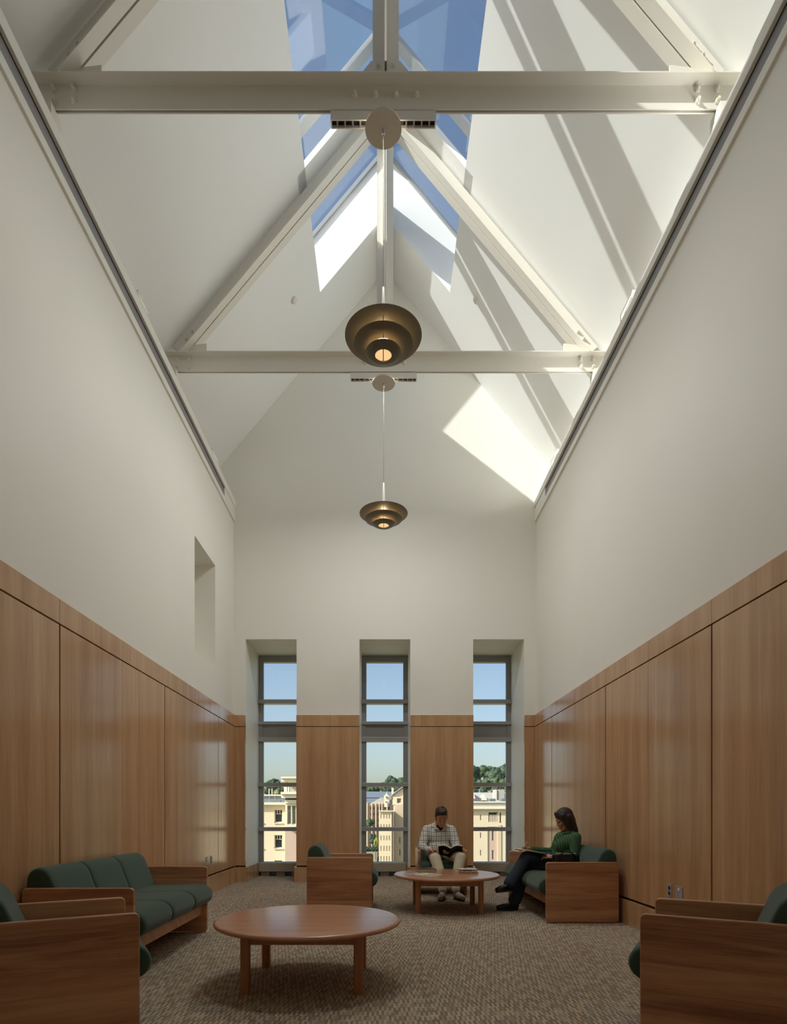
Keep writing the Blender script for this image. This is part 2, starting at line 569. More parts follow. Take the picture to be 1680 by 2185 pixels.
# ------------------------------------------------------------------ ridge skylights
TRUSS_Y = [7.24, 4.55, 1.86]
edges = [YS1] + [y + 0.12 for y in TRUSS_Y[:2]] + [YS0]
nwin = 4
for i in range(len(edges) - 1):
    y1 = edges[i]
    y0 = edges[i+1]
    for s in (-1, 1):
        w = struct(empty('window_%d' % nwin, (0, (y0 + y1) / 2, ZRO)), 'sloping ridge skylight pane %s, bay %d from the end wall' % ('left of the ridge' if s < 0 else 'right of the ridge', i + 1))
        nwin += 1
        hl = (y1 - y0) / 2
        def slab(bm, xa, xb, ya, yb, za, zb):
            prism(bm, [(s*xa, ya, -SL*xa + za), (s*xb, ya, -SL*xb + za), (s*xb, ya, -SL*xb + zb), (s*xa, ya, -SL*xa + zb)], (0, yb - ya, 0))
        bm = B(); slab(bm, 0.05, XOO, -hl, hl, 0.0, 0.012)
        obj('pane', bm, 'skylight_glass', w)
        for nm, args in (('frame_rail', (0.0, 0.07, -hl, hl)), ('frame_rail', (XOO - 0.06, XOO + 0.02, -hl, hl)),
                         ('frame_stile', (0.05, XOO, -hl, -hl + (0.07 if i < 2 else 0.03))), ('frame_stile', (0.05, XOO, hl - (0.07 if i else 0.03), hl))):
            bm = B(); slab(bm, *args, -0.03, 0.05)
            obj(nm, bm, 'aluminium', w)
bm = B(); box(bm, -0.06, 0.06, YR, YB, 9.63, 10.04)
tag(obj('ridge_beam', bm, 'paint_steel'), 'white ridge beam running below the skylight ridge', 'beam')

# ------------------------------------------------------------------ steel trusses
def angle_profile(bm, org, u, v, vec, lu, lv, th):
    """L section: leg lu along u, leg lv along v from org, swept by vec"""
    org, u, v = Vector(org), Vector(u), Vector(v)
    pts = [org, org + u*lu, org + u*lu + v*th, org + u*th + v*th, org + u*th + v*lv, org + v*lv]
    prism(bm, pts, vec)

def bolt_mesh():
    bm = B()
    lathe(bm, [(0.020, 0.0), (0.020, 0.015), (0.012, 0.016), (0.011, 0.036)], 8)
    return mesh_from(bm, 'bolt', 'paint_steel')
BOLT = bolt_mesh()

def make_truss():
    t = empty('roof_truss')
    gap, th = 0.008, 0.009
    KT = 1.0343
    up_z = lambda z: 1.1 + (z - 1.1)*KT
    ZT = up_z(6.47)
    XE = 2.69
    for s in (-1, 1):      # tie: flange on top, web down
        bm = B(); angle_profile(bm, (-XE, s*gap, ZT), (0, s, 0), (0, 0, -1), (2*XE, 0, 0), 0.090, 0.188, th)
        obj('tie_angle', bm, 'paint_steel', t)
    ZF = up_z(9.29)              # rafter flange plane (ridge intercept)
    n = math.hypot(1, SL)
    for sx in (-1, 1):
        up = Vector((sx * SL / n, 0, 1 / n))         # perpendicular to the slope, away from the room
        dr = Vector((-sx / n, 0, SL / n))            # up the slope
        x0 = (ZF - (ZT + 0.002)) / SL
        base = Vector((sx * x0, 0, ZF - SL * x0))
        L = (x0 - 0.03) * n
        for s in (-1, 1):
            bm = B(); angle_profile(bm, base + Vector((0, s*gap, 0)), (0, s, 0), up, dr * L, 0.098, 0.17, th)
            obj('rafter_angle', bm, 'paint_steel', t)
        # closing beam between the skylight bays
        bm = B()
        xa, xb = XO + 0.09, 0.05
        prism(bm, [(sx*xa, -0.20, ZRI - SL*xa), (sx*xb, -0.20, ZRI - SL*xb), (sx*xb, -0.20, ZRI + 0.10 - SL*xb), (sx*xa, -0.20, ZRI + 0.10 - SL*xa)], (0, 0.40, 0))
        obj('cross_beam', bm, 'paint_ceiling', t)
        # heel gusset
        bm = B()
        prism(bm, [(sx*2.17, -0.008, ZT - 0.02), (sx*2.64, -0.008, ZT - 0.16), (sx*2.64, -0.008, ZT - 0.02), (sx*2.41, -0.008, ZT + 0.13), (sx*2.17, -0.008, ZT + 0.16)], (0, 0.016, 0))
        obj('gusset_plate', bm, 'paint_steel', t)
        rbox('bearing_block', 'paint_steel', t, min(sx*2.52, sx*2.68), max(sx*2.52, sx*2.68), -0.07, 0.07, 6.13, ZT - 0.188)
        for bxp in (2.524, 2.374):
            for bz in (up_z(6.425), up_z(6.338)):
                o = obj('bolt', BOLT, None, t)
                o.location = (sx*bxp, -gap - th, bz); o.rotation_euler = (math.pi/2, 0, 0)
        for q in (0.06, 0.17):
            o = obj('bolt', BOLT, None, t)
            p = base + dr*(0.12 + q) + up*0.10
            o.location = (p.x, -gap - th, p.z); o.rotation_euler = (math.pi/2, 0, 0)
    for sx in (-1, 1):     # king post: flanges towards the room end, stems towards the viewer
        bm = B(); angle_profile(bm, (sx*gap, 0.02, ZT), (0, -1, 0), (sx, 0, 0), (0, 0, 9.63 - ZT), 0.095, 0.092, th)
        obj('king_post_angle', bm, 'paint_steel', t)
    bm = B()
    prism(bm, [(-0.25, -0.008, ZT - 0.14), (0.25, -0.008, ZT - 0.14), (0.25, -0.008, ZT + 0.02), (0.11, -0.008, ZT + 0.19), (-0.11, -0.008, ZT + 0.19), (-0.25, -0.008, ZT + 0.02)], (0, 0.016, 0))
    obj('gusset_plate', bm, 'paint_steel', t)
    for bxp in (-0.235, -0.079, 0.079, 0.235):
        o = obj('bolt', BOLT, None, t); o.location = (bxp, -gap - th, up_z(6.385)); o.rotation_euler = (math.pi/2, 0, 0)
    for bxp in (-0.06, 0.06):
        o = obj('bolt', BOLT, None, t); o.location = (bxp, 0.011, up_z(6.62)); o.rotation_euler = (math.pi/2, 0, 0)
    return t
tr0 = make_truss()
for i, y in enumerate(TRUSS_Y):
    t = tr0 if i == 0 else copy_tree(tr0)
    t.location = (0, y, 0)
    tag(t, ('white steel roof truss nearest the end wall', 'white steel roof truss nearer the viewer, above the larger pendant', 'white steel roof truss overhead near the viewer')[i], 'truss', 'steel roof trusses')

# ------------------------------------------------------------------ pendants and downlights below the trusses
def shell(bm, prof, th, seg=48):
    """thin solid of revolution from an open profile"""
    out = []
    n = len(prof)
    for i, (r, z) in enumerate(prof):
        a = prof[max(i-1, 0)]; b = prof[min(i+1, n-1)]
        d = Vector((b[0]-a[0], b[1]-a[1])).normalized()
        out.append((max(r - d.y*th, 0.002), z + d.x*th))
    lathe(bm, prof + out[::-1], seg, close=True)

def make_pendant():
    p = empty('pendant_lamp')
    zr = 4.63
    bm = B(); lathe(bm, [(0.03, 0.024), (0.128, 0.018), (0.135, 0.0), (0.02, -0.004)], 40, (0, 0, 6.157))
    obj('canopy', bm, 'canopy_metal', p, smooth=True)
    bm = B(); tube(bm, [(0, 0, 6.16), (0, 0, zr + 0.30)], 0.0022, 8)
    obj('cable', bm, 'cable', p)
    bm = B(); tube(bm, [(0, 0, 6.157), (0, 0, 6.11)], [0.012, 0.007], 10)
    obj('cable_grip', bm, 'chrome', p)
    bm = B(); lathe(bm, [(0.006, 0.36), (0.009, 0.355), (0.017, 0.12), (0.03, 0.03), (0.034, -0.02)], 20, (0, 0, zr))
    obj('stem', bm, 'plastic_white', p, smooth=True)
    tiers = [[(0.284, -0.004), (0.24, -0.013), (0.19, -0.019), (0.13, -0.021), (0.034, -0.021)],
             [(0.219, -0.068), (0.185, -0.080), (0.145, -0.088), (0.095, -0.092)],
             [(0.131, -0.124), (0.112, -0.137), (0.085, -0.144), (0.061, -0.146)]]
    for tz in tiers:
        bm = B(); shell(bm, [(r, z + zr) for r, z in tz], -0.003)
        obj('shade_tier', bm, 'lamp_metal', p, smooth=True)
    for a in (0.15, 2.99, 4.71):
        bm = B(); tube(bm, [(0.20*math.cos(a), 0.20*math.sin(a), zr - 0.018), (0.205*math.cos(a), 0.205*math.sin(a), zr - 0.072), (0.12*math.cos(a), 0.12*math.sin(a), zr - 0.092), (0.122*math.cos(a), 0.122*math.sin(a), zr - 0.128)], 0.0025, 6)
        obj('strut', bm, 'lamp_metal', p)
    bm = B(); lathe(bm, [(0.066, 0.004), (0.066, 0.0)], 32, (0, 0, zr - 0.134))
    obj('diffuser', bm, 'bulb', p)
    bm = B(); box(bm, -0.004, 0.004, -0.06, 0.06, zr - 0.147, zr - 0.143)
    obj('hole_bar', bm, 'plastic_white', p)
    for k, (dz, en) in enumerate(((-0.050, 1.7), (-0.108, 0.9))):
        ld = bpy.data.lights.new('pendant_bulb', 'POINT')
        ld.energy = en
        ld.color = (1.0, 0.76, 0.44)
        ld.shadow_soft_size = 0.018
        lo = bpy.data.objects.new('bulb_light', ld)
        COL.objects.link(lo); lo.parent = p; lo.location = (0, 0, zr + dz)
    return p
pn = make_pendant()
def make_downlight():
    d = empty('linear_downlight')
    bm = B(); box(bm, -0.388, 0.388, -0.03, 0.03, 6.235, 6.272)
    box(bm, -0.388, 0.388, -0.03, -0.022, 6.205, 6.235); box(bm, -0.388, 0.388, 0.022, 0.03, 6.205, 6.235)
    box(bm, -0.388, -0.380, -0.03, 0.03, 6.205, 6.272); box(bm, 0.380, 0.388, -0.03, 0.03, 6.205, 6.272)
    obj('housing', bm, 'paint_steel', d)
    rbox('reflector', 'black', d, -0.380, 0.380, -0.022, 0.022, 6.225, 6.236)
    for x in (-0.36, 0.36):
        rbox('hanger', 'paint_steel', d, x - 0.02, x + 0.02, -0.01, 0.01, 6.272, 6.30)
    for i in range(13):
        x = -0.34 + i * 0.68 / 12
        rbox('louvre_blade', 'aluminium_dark', d, x - 0.006, x + 0.006, -0.022, 0.022, 6.207, 6.226)
    for x in (-0.265, 0.265):
        ld = bpy.data.lights.new('downlight_tube', 'AREA')
        ld.shape = 'RECTANGLE'; ld.size = 0.21; ld.size_y = 0.04; ld.spread = math.radians(160)
        ld.color = LAMP_COL
        lo = bpy.data.objects.new('tube_light', ld)
        COL.objects.link(lo); lo.parent = d; lo.location = (x, 0, 6.200)
    return d
dl = make_downlight()
for i, y in enumerate(TRUSS_Y[:2]):
    p = pn if i == 0 else copy_tree(pn)
    p.location = (-0.018, y, 1.1*(1 - 1.0343))
    p.scale = (1.0343,)*3
    tag(p, ('smaller looking pendant lamp with three bronze tiers, hanging nearest the end wall', 'larger looking pendant lamp with three bronze tiers, hanging nearer the viewer')[i], 'pendant lamp', 'tiered pendant lamps')
    d = dl if i == 0 else copy_tree(dl)
    d.location = (-0.018, y + 0.01, 1.1*(1 - 1.0343))
    d.scale = (1.0343,)*3
    for ch in d.children:
        if ch.type == 'LIGHT':
            ch.data = ch.data.copy() if i else ch.data
            ch.data.energy = DOWN_W[i] / 2
    tag(d, ('narrow white louvred downlight under the far truss', 'narrow white louvred downlight under the near truss')[i], 'light fixture', 'louvred downlights on the trusses')

# ------------------------------------------------------------------ ledge uplights, smoke detectors
def make_bracket():
    u = empty('ledge_uplight')
    bm = B(); box(bm, -0.05, 0.05, -0.15, 0.15, 0, 0.035)
    obj('base', bm, 'paint_steel', u)
    for y in (-0.15, 0.13):
        bm = B(); box(bm, -0.05, 0.05, y, y + 0.02, 0.035, 0.16); obj('bracket_arm', bm, 'paint_steel', u)
    bm = B(); box(bm, -0.05, -0.035, -0.15, 0.15, 0.145, 0.165)
    obj('lamp_bar', bm, 'plastic_white', u, bevel=0.003)
    return u
br = make_bracket()
first = True
for s in (-1, 1):
    for y in (8.62, 6.05):
        u = br if first else copy_tree(br)
        first = False
        u.location = (s * 2.50, y, 6.13)
        u.rotation_euler = (0, 0, 0 if s > 0 else math.pi)
        tag(u, 'small white bracket uplight on the %s wall ledge, %s' % ('left' if s < 0 else 'right', 'nearest the end wall' if y > 7 else 'between the two trusses'), 'light fixture', 'uplights on the wall ledges')
nrm = math.atan(SL)
for s in (-1, 1):
    sd = empty('smoke_detector', (s*1.29, 8.38, ZRI - SL*1.29))
    sd.rotation_euler = (0, s * nrm, 0)
    tag(sd, 'small round white smoke detector on the %s ceiling slope' % ('left' if s < 0 else 'right'), 'smoke detector', 'smoke detectors')
    bm = B(); lathe(bm, [(0.05, 0.0), (0.05, -0.012)], 24); obj('base', bm, 'plastic_white', sd)
    bm = B(); lathe(bm, [(0.046, -0.012), (0.044, -0.03), (0.03, -0.038), (0.01, -0.038)], 24); obj('cover', bm, 'plastic_white', sd, smooth=True)

# added fill lights on the ledges behind the cap strips, throwing across the vault
for s in (-1, 1):
    cv = empty('added_cove_fill', (s*2.60, 6.5, 6.13))
    tag(cv, 'added cove fill light lying on the %s wall ledge behind the cap' % ('left' if s < 0 else 'right'), 'light fixture', 'added cove fill lights on the ledges')
    bm = B(); box(bm, -0.04, 0.04, -2.8, 2.8, 0.0, 0.03)
    obj('fill_trough', bm, 'paint_steel', cv)
    ld = bpy.data.lights.new('cove_fill_lamp', 'AREA')  # fill lamp added to brighten the vault
    ld.shape = 'RECTANGLE'; ld.size = 5.5; ld.size_y = 0.05
    ld.spread = math.radians(115); ld.energy = COVE_FILL_W[s]; ld.color = LAMP_COL
    lo = bpy.data.objects.new('tube_light', ld)
    COL.objects.link(lo); lo.parent = cv; lo.location = (0, 0, 0.07)
    dirv = Vector((-s*0.93, 0, 0.36))
    zax = -dirv.normalized(); xax = Vector((0, 1, 0)); yax = zax.cross(xax)
    lo.rotation_euler = Matrix((xax, yax, zax)).transposed().to_euler()

# ------------------------------------------------------------------ wall outlets
def outlet(s, y, z, w, h, label, double=True):
    x = s * PX
    o = empty('wall_outlet', (x, y, z))
    o.rotation_euler = (0, 0, 0 if s < 0 else math.pi)
    tag(o, label, 'outlet', 'wall outlets')
    rbox('cover_plate', 'chrome', o, 0.0005, 0.006, -w/2, w/2, -h/2, h/2, 0.0015)
    for dz in (-0.022, 0.022) if double else (0.03,):
        bm = B()
        lathe(bm, [(0.015, 0.0), (0.015, 0.004)], 16)
        bmesh.ops.rotate(bm, verts=bm.verts[:], matrix=Matrix.Rotation(math.pi/2, 3, 'Y'))
        bmesh.ops.translate(bm, verts=bm.verts[:], vec=(0.005, 0, dz))
        obj('socket', bm, 'black' if double else 'plastic_white', o)
outlet(1, 5.04, 0.448, 0.072, 0.118, 'narrow metal outlet plate on the right panelling', True)
outlet(1, 4.88, 0.445, 0.118, 0.118, 'wide metal outlet plate on the right panelling', False)
outlet(-1, 8.05, 0.455, 0.10, 0.118, 'wider metal outlet plate low on the left panelling', False)
outlet(-1, 8.24, 0.457, 0.072, 0.118, 'narrower metal outlet plate low on the left panelling', True)

# ------------------------------------------------------------------ lounge furniture
def rrect(x0, x1, z0, z1, r, seg=5):
    pts = []
    for cx_, cz_, a0 in ((x1-r, z1-r, 0), (x0+r, z1-r, 90), (x0+r, z0+r, 180), (x1-r, z0+r, 270)):
        for i in range(seg + 1):
            a = math.radians(a0 + 90*i/seg)
            pts.append((cx_ + r*math.cos(a), cz_ + r*math.sin(a)))
    return pts

def smooth_poly(ctrl, n=6):
    """closed Catmull-Rom through control points"""
    out = []
    m = len(ctrl)
    for i in range(m):
        p0, p1, p2, p3 = (Vector(ctrl[(i+k-1) % m]) for k in range(4))
        for j in range(n):
            t = j / n
            out.append(0.5*((2*p1) + (p2-p0)*t + (2*p0-5*p1+4*p2-p3)*t*t + (3*p1-p0-3*p2+p3)*t**3))
    return out

def cushion(name, ctrl, y0, y1, parent):
    """upholstered roll: profile in x,z swept along y with softly rounded ends"""
    prof = smooth_poly(ctrl, 5)
    c = sum(prof, Vector((0, 0))) / len(prof)
    bm = B()
    rings = []
    e = 0.022
    steps = [(0.0, 0.86), (e*0.15, 0.925), (e*0.5, 0.975), (e, 1.0), (e*3, 1.012)]
    stations = [(y0 + d, k) for d, k in steps] + [((y0+y1)/2, 1.02)] + [(y1 - d, k) for d, k in reversed(steps)]
    for y, k in stations:
        ring = []
        for q in prof:
            d = q - c
            L = d.length
            off = (1 - k) * 0.20 if k <= 1 else 0
            kk = (max(L - (1-k)*0.16, 0.01) / L) if k <= 1 else 1 + (k-1)*0.4
            ring.append(bm.verts.new((c.x + d.x*kk, y, c.y + d.y*kk)))
        rings.append(ring)
    n = len(prof)
    for a, b_ in zip(rings, rings[1:]):
        for i in range(n):
            bm.faces.new((a[i], a[(i+1) % n], b_[(i+1) % n], b_[i]))
    bm.faces.new(rings[0][::-1]); bm.faces.new(rings[-1])
    return obj(name, bm, 'green_fabric', parent, smooth=50)

SEAT = [(-0.60, 0.30), (-0.30, 0.278), (-0.10, 0.262), (0.02, 0.285), (0.062, 0.355), (0.03, 0.425), (-0.06, 0.455), (-0.30, 0.447), (-0.58, 0.43)]
BACK = [(-0.66, 0.30), (-0.715, 0.50), (-0.728, 0.64), (-0.705, 0.715), (-0.64, 0.742), (-0.575, 0.70), (-0.53, 0.60), (-0.47, 0.43), (-0.50, 0.36), (-0.58, 0.31)]

def seating(name, W, n, loc, rz, label, cat, group=None):
    t = empty(name, loc, rz)
    tag(t, label, cat, group)
    th = 0.034
    for s in (-1, 1):
        y0 = s*W/2 if s < 0 else s*W/2 - th
        bm = B()
        prism(bm, [(x, y0, z) for x, z in rrect(-0.733, 0.0, 0.006, 0.612, 0.028)], (0, th, 0))
        obj('side_panel', bm, 'oak', t, bevel=0.009, segs=3, smooth=True, angle=50)
    i0, i1 = -W/2 + th, W/2 - th
    rbox('front_rail', 'oak', t, -0.075, -0.045, i0, i1, 0.168, 0.268, 0.006)
    rbox('back_rail', 'oak', t, -0.725, -0.70, i0, i1, 0.20, 0.56, 0.006)
    rbox('seat_deck', 'oak', t, -0.70, -0.075, i0, i1, 0.235, 0.262)
    w = (i1 - i0 - 0.004) / n
    for i in range(n):
        a = i0 + 0.002 + i*w
        cushion('seat_cushion', SEAT, a + 0.001, a + w - 0.001, t)
        cushion('back_cushion', BACK, a + 0.001, a + w - 0.001, t)
    return t
R = math.radians
seating('sofa', 1.65, 3, (-1.652, 4.715, 0), 0, 'green three-seat sofa with wooden ends along the left wall', 'sofa')
seating('sofa', 1.83, 3, (1.614, 6.885, 0), math.pi, 'green sofa with wooden ends along the right wall, woman seated', 'sofa')
seating('armchair', 0.66, 1, (-0.146, 6.99, 0), 0, 'empty wood-sided armchair in mid room behind the front table', 'armchair', 'wood-sided armchairs')
seating('armchair', 0.66, 1, (0.776, 8.0, 0), -math.pi/2, 'wood-sided armchair facing the viewer, man seated in it', 'armchair', 'wood-sided armchairs')
seating('armchair', 0.66, 1, (-1.378, 3.22, 0), R(29.5), 'dark wood-sided armchair cut off by the left picture edge', 'armchair', 'wood-sided armchairs')
seating('armchair', 0.66, 1, (1.407, 3.195, 0), R(149.4), 'dark wood-sided armchair cut off by the right picture edge', 'armchair', 'wood-sided armchairs')

def round_table(loc, label):
    t = empty('coffee_table', loc)
    tag(t, label, 'table', 'round coffee tables')
    bm = B()
    lathe(bm, [(0.575, 0.372), (0.597, 0.374), (0.607, 0.380), (0.611, 0.389), (0.608, 0.398), (0.600, 0.404), (0.592, 0.405)], 96)
    obj('table_top', bm, 'oak_table', t, smooth=40)
    for sx in (-1, 1):
        for sy in (-1, 1):
            bm = B()
            prism(bm, [(sx*0.345 + x, sy*0.32 + y, 0.0) for x, y in rrect(-0.029, 0.029, -0.029, 0.029, 0.016, 4)], (0, 0, 0.372))
            obj('leg', bm, 'oak_leg', t, smooth=True)
    for sy in (-1, 1):
        rbox('apron', 'oak_leg', t, -0.318, 0.318, sy*0.32 - 0.012, sy*0.32 + 0.012, 0.300, 0.372)
    for sx in (-1, 1):
        rbox('apron', 'oak_leg', t, sx*0.345 - 0.012, sx*0.345 + 0.012, -0.293, 0.293, 0.300, 0.372)
    return t
round_table((-0.514, 3.955, 0), 'bare round wooden coffee table in the foreground')
round_table((0.710, 6.88, 0), 'round wooden coffee table with books in front of the man')

# ------------------------------------------------------------------ things on the far table
plain('paper', srgb(214, 208, 190), 0.7, var=0.05, vscale=40)
plain('page_edge', srgb(206, 192, 160), 0.8, var=0.12, vscale=300)
plain('cover_black', srgb(24, 22, 24), 0.35, var=0.1)
plain('cover_dark', srgb(52, 40, 44), 0.25, var=0.1)
plain('cover_white', srgb(222, 216, 206), 0.4, var=0.04)
plain('print_red', srgb(186, 70, 48), 0.5)
plain('print_green', srgb(84, 128, 84), 0.5)
plain('print_grey', srgb(120, 116, 110), 0.5)
TZ = 0.405
def book(name, loc, rz, w, l, th, cover, label, prints=()):
    b = empty(name, loc, rz)
    tag(b, label, 'book')
    rbox('page_block', 'page_edge', b, -w/2 + 0.002, w/2 - 0.004, -l/2 + 0.004, l/2 - 0.004, 0.0025, th - 0.0025)
    bm = B()
    box(bm, -w/2, w/2, -l/2, l/2, 0, 0.0025); box(bm, -w/2, w/2, -l/2, l/2, th - 0.0025, th)
    box(bm, w/2 - 0.004, w/2, -l/2, l/2, 0.0025, th - 0.0025)
    obj('cover', bm, cover, b)
    for (x0, x1, z0, z1, mat) in prints:          # print on the long side that faces the room
        rbox('cover_print', mat, b, x0, x1, -l/2 - 0.0006, -l/2 + 0.006, z0, z1)
    return b
hb = book('hardcover_book', (0.490, 7.19, TZ), R(4), 0.215, 0.27, 0.036, 'cover_dark', 'dark hardcover book lying on the round table before the man')
b1 = book('paperback_book', (0.965, 6.93, TZ), R(-3), 0.225, 0.17, 0.026, 'cover_white', 'lower paperback of the small stack on the round table',
     [(-0.10 + i*0.028, -0.085 + i*0.028, 0.006, 0.020, ('print_grey', 'print_red', 'print_grey', 'print_green')[i % 4]) for i in range(7)])
b2 = book('paperback_book', (0.955, 6.94, TZ + 0.026), R(2), 0.220, 0.165, 0.026, 'cover_white', 'upper paperback with red and green spine on the round table stack',
     [(-0.095, -0.082, 0.004, 0.022, 'print_red'), (-0.062, -0.022, 0.005, 0.021, 'print_red'), (-0.018, 0.045, 0.005, 0.021, 'print_green'), (0.06, 0.072, 0.006, 0.02, 'print_red')])
rbox('cover_print', 'print_red', b2, -0.105, -0.09, -0.06, -0.02, 0.0258, 0.0264)
rbox('cover_print', 'print_green', b2, -0.04, -0.015, -0.055, -0.03, 0.0258, 0.0264)
rbox('cover_print', 'print_red', b2, 0.03, 0.055, 0.03, 0.05, 0.0258, 0.0264)
mg = empty('magazine', (0.435, 6.76, TZ), R(-38))
tag(mg, 'open pale magazine lying near the edge of the round table', 'magazine')
for s in (-1, 1):
    bm = B()
    prof = [(s*0.0, 0.003), (s*0.02, 0.009), (s*0.06, 0.008), (s*0.13, 0.004), (s*0.185, 0.003), (s*0.185, 0.0), (0.0, 0.0)]
    prism(bm, [(x, -0.13, z) for x, z in prof], (0, 0.26, 0))
    pg = obj('page', bm, 'paper', mg)
    for q in range(5):
        x0 = s*0.035 if s > 0 else -0.165
        rbox('text_column', 'print_grey', pg, x0, x0 + 0.13, -0.10 + q*0.045, -0.092 + q*0.045, 0.0078, 0.0084)

# ------------------------------------------------------------------ people
plain('skin', srgb(200, 148, 116), 0.5, var=0.06, vscale=20)
plain('skin_tan', srgb(190, 138, 108), 0.5, var=0.06, vscale=20)
plain('hair_brown', srgb(58, 40, 28), 0.55, var=0.35, vscale=60)
plain('hair_dark', srgb(44, 30, 24), 0.62, var=0.3, vscale=50)
plain('lip', srgb(150, 84, 72), 0.5)
plain('tee_black', srgb(22, 22, 24), 0.9)
plain('chino', srgb(214, 204, 178), 0.9, var=0.08, vscale=12, bmp=0.3, bscale=30)
plain('denim', srgb(44, 54, 68), 0.9, var=0.25, vscale=25, bmp=0.3, bscale=40)
plain('leather_black', srgb(16, 15, 15), 0.3, var=0.1)
plain('sneaker', srgb(186, 178, 160), 0.7, var=0.1, vscale=30)
plain('rubber', srgb(46, 42, 38), 0.8)
plain('pen_metal', srgb(190, 190, 195), 0.3)

def plaid():
    m, t, b = new_mat('plaid')
    co = node(t, 'ShaderNodeTexCoord')
    wob = node(t, 'ShaderNodeTexNoise', i_Scale=5.0, i_Detail=2.0)
    t.links.new(co.outputs['Object'], wob.inputs['Vector'])
    sp = node(t, 'ShaderNodeSeparateXYZ')
    t.links.new(co.outputs['Object'], sp.inputs[0])
    w = math_n(t, 'MULTIPLY', math_n(t, 'SUBTRACT', wob.outputs[0], 0.5), 0.05)
    def lines(v, per, wd, off):
        f = math_n(t, 'FRACT', math_n(t, 'ADD', math_n(t, 'DIVIDE', math_n(t, 'ADD', v, w), per), off))
        return math_n(t, 'LESS_THAN', f, wd)
    a = math_n(t, 'MAXIMUM', lines(sp.outputs[0], 0.062, 0.13, 0.1), lines(sp.outputs[2], 0.062, 0.13, 0.3))
    c = math_n(t, 'MAXIMUM', lines(sp.outputs[0], 0.062, 0.09, 0.6), lines(sp.outputs[2], 0.062, 0.09, 0.8))
    col = mixc(t, math_n(t, 'MULTIPLY', c, 0.55), srgb(224, 224, 216), srgb(140, 134, 120))
    col = mixc(t, math_n(t, 'MULTIPLY', a, 0.8), col, srgb(76, 90, 112))
    t.links.new(col, b.inputs['Base Color'])
    b.inputs['Roughness'].default_value = 0.9
    bump(t, b, wob.outputs[0], 0.5, 0.02)
plaid()
def knit():
    m, t, b = new_mat('knit_green')
    co = node(t, 'ShaderNodeTexCoord')
    sp = node(t, 'ShaderNodeSeparateXYZ')
    t.links.new(co.outputs['Object'], sp.inputs[0])
    wv = math_n(t, 'SINE', math_n(t, 'MULTIPLY', math_n(t, 'ADD', sp.outputs[0], math_n(t, 'MULTIPLY', sp.outputs[2], 0.12)), 2*math.pi/0.026))
    f = math_n(t, 'ADD', math_n(t, 'MULTIPLY', wv, 0.5), 0.5)
    t.links.new(mixc(t, f, srgb(54, 88, 56), srgb(76, 114, 72)), b.inputs['Base Color'])
    b.inputs['Roughness'].default_value = 0.9
    bump(t, b, f, 0.6, 0.008)
knit()

def add_cap(bm, p0, p1, r0, r1, seg=14, rings=5):
    p0, p1 = Vector(p0), Vector(p1)
    d = p1 - p0
    L = d.length
    if L < 1e-6:
        d = Vector((0, 0, 1)); L = 1e-6
    dn = d.normalized()
    a = dn.orthogonal().normalized(); b = dn.cross(a)
    prof = []
    for i in range(rings + 1):
        th = -math.pi/2 + (math.pi/2)*i/rings
        prof.append((r0*math.cos(th), r0*math.sin(th)))
    for i in range(rings + 1):
        th = (math.pi/2)*i/rings
        prof.append((r1*math.cos(th), L + r1*math.sin(th)))
    rs = []
    for r, h in prof[1:-1]:
        rs.append([bm.verts.new(p0 + dn*h + (a*math.cos(2*math.pi*k/seg) + b*math.sin(2*math.pi*k/seg))*r) for k in range(seg)])
    v0 = bm.verts.new(p0 - dn*r0); v1 = bm.verts.new(p1 + dn*r1)
    for x, y in zip(rs, rs[1:]):
        for k in range(seg):
            bm.faces.new((x[k], x[(k+1) % seg], y[(k+1) % seg], y[k]))
    for k in range(seg):
        bm.faces.new((v0, rs[0][(k+1) % seg], rs[0][k]))
        bm.faces.new((v1, rs[-1][k], rs[-1][(k+1) % seg]))

def add_ell(bm, c, r, M=None):
    res = bmesh.ops.create_icosphere(bm, subdivisions=3, radius=1.0)
    S = Matrix.Diagonal((r[0], r[1], r[2], 1.0))
    T = Matrix.Translation(Vector(c)) @ (M.to_4x4() if M else Matrix.Identity(4)) @ S
    bmesh.ops.transform(bm, matrix=T, verts=res['verts'])

def skinned(name, prims, mat, parent, voxel=0.006, smooth=3, cut=None):
    """one continuous surface grown over capsules ('c') and ellipsoids ('e')"""
    bm = B()
    for p in prims:
        if p[0] == 'c':
            add_cap(bm, *p[1:])
        else:
            add_ell(bm, *p[1:])
    bmesh.ops.recalc_face_normals(bm, faces=bm.faces[:])
    me = bpy.data.meshes.new('tmp'); bm.to_mesh(me); bm.free()
    o = bpy.data.objects.new('tmp', me); COL.objects.link(o)
    md = o.modifiers.new('r', 'REMESH'); md.mode = 'VOXEL'; md.voxel_size = voxel
    sm = o.modifiers.new('s', 'SMOOTH'); sm.factor = 0.5; sm.iterations = smooth
    dg = bpy.context.evaluated_depsgraph_get()
    me2 = bpy.data.meshes.new_from_object(o.evaluated_get(dg))
    bpy.data.objects.remove(o, do_unlink=True)
    if cut:
        bm = B(); bm.from_mesh(me2)
        for co_, no_ in cut:
            bmesh.ops.bisect_plane(bm, geom=bm.verts[:] + bm.edges[:] + bm.faces[:], plane_co=co_, plane_no=no_, clear_outer=True)
        bm.to_mesh(me2); bm.free()
    for p in me2.polygons:
        p.use_smooth = True
    me2.name = name
    me2.materials.clear(); me2.materials.append(MATS[mat])
    o = bpy.data.objects.new(name, me2); COL.objects.link(o); o.parent = parent
    return o

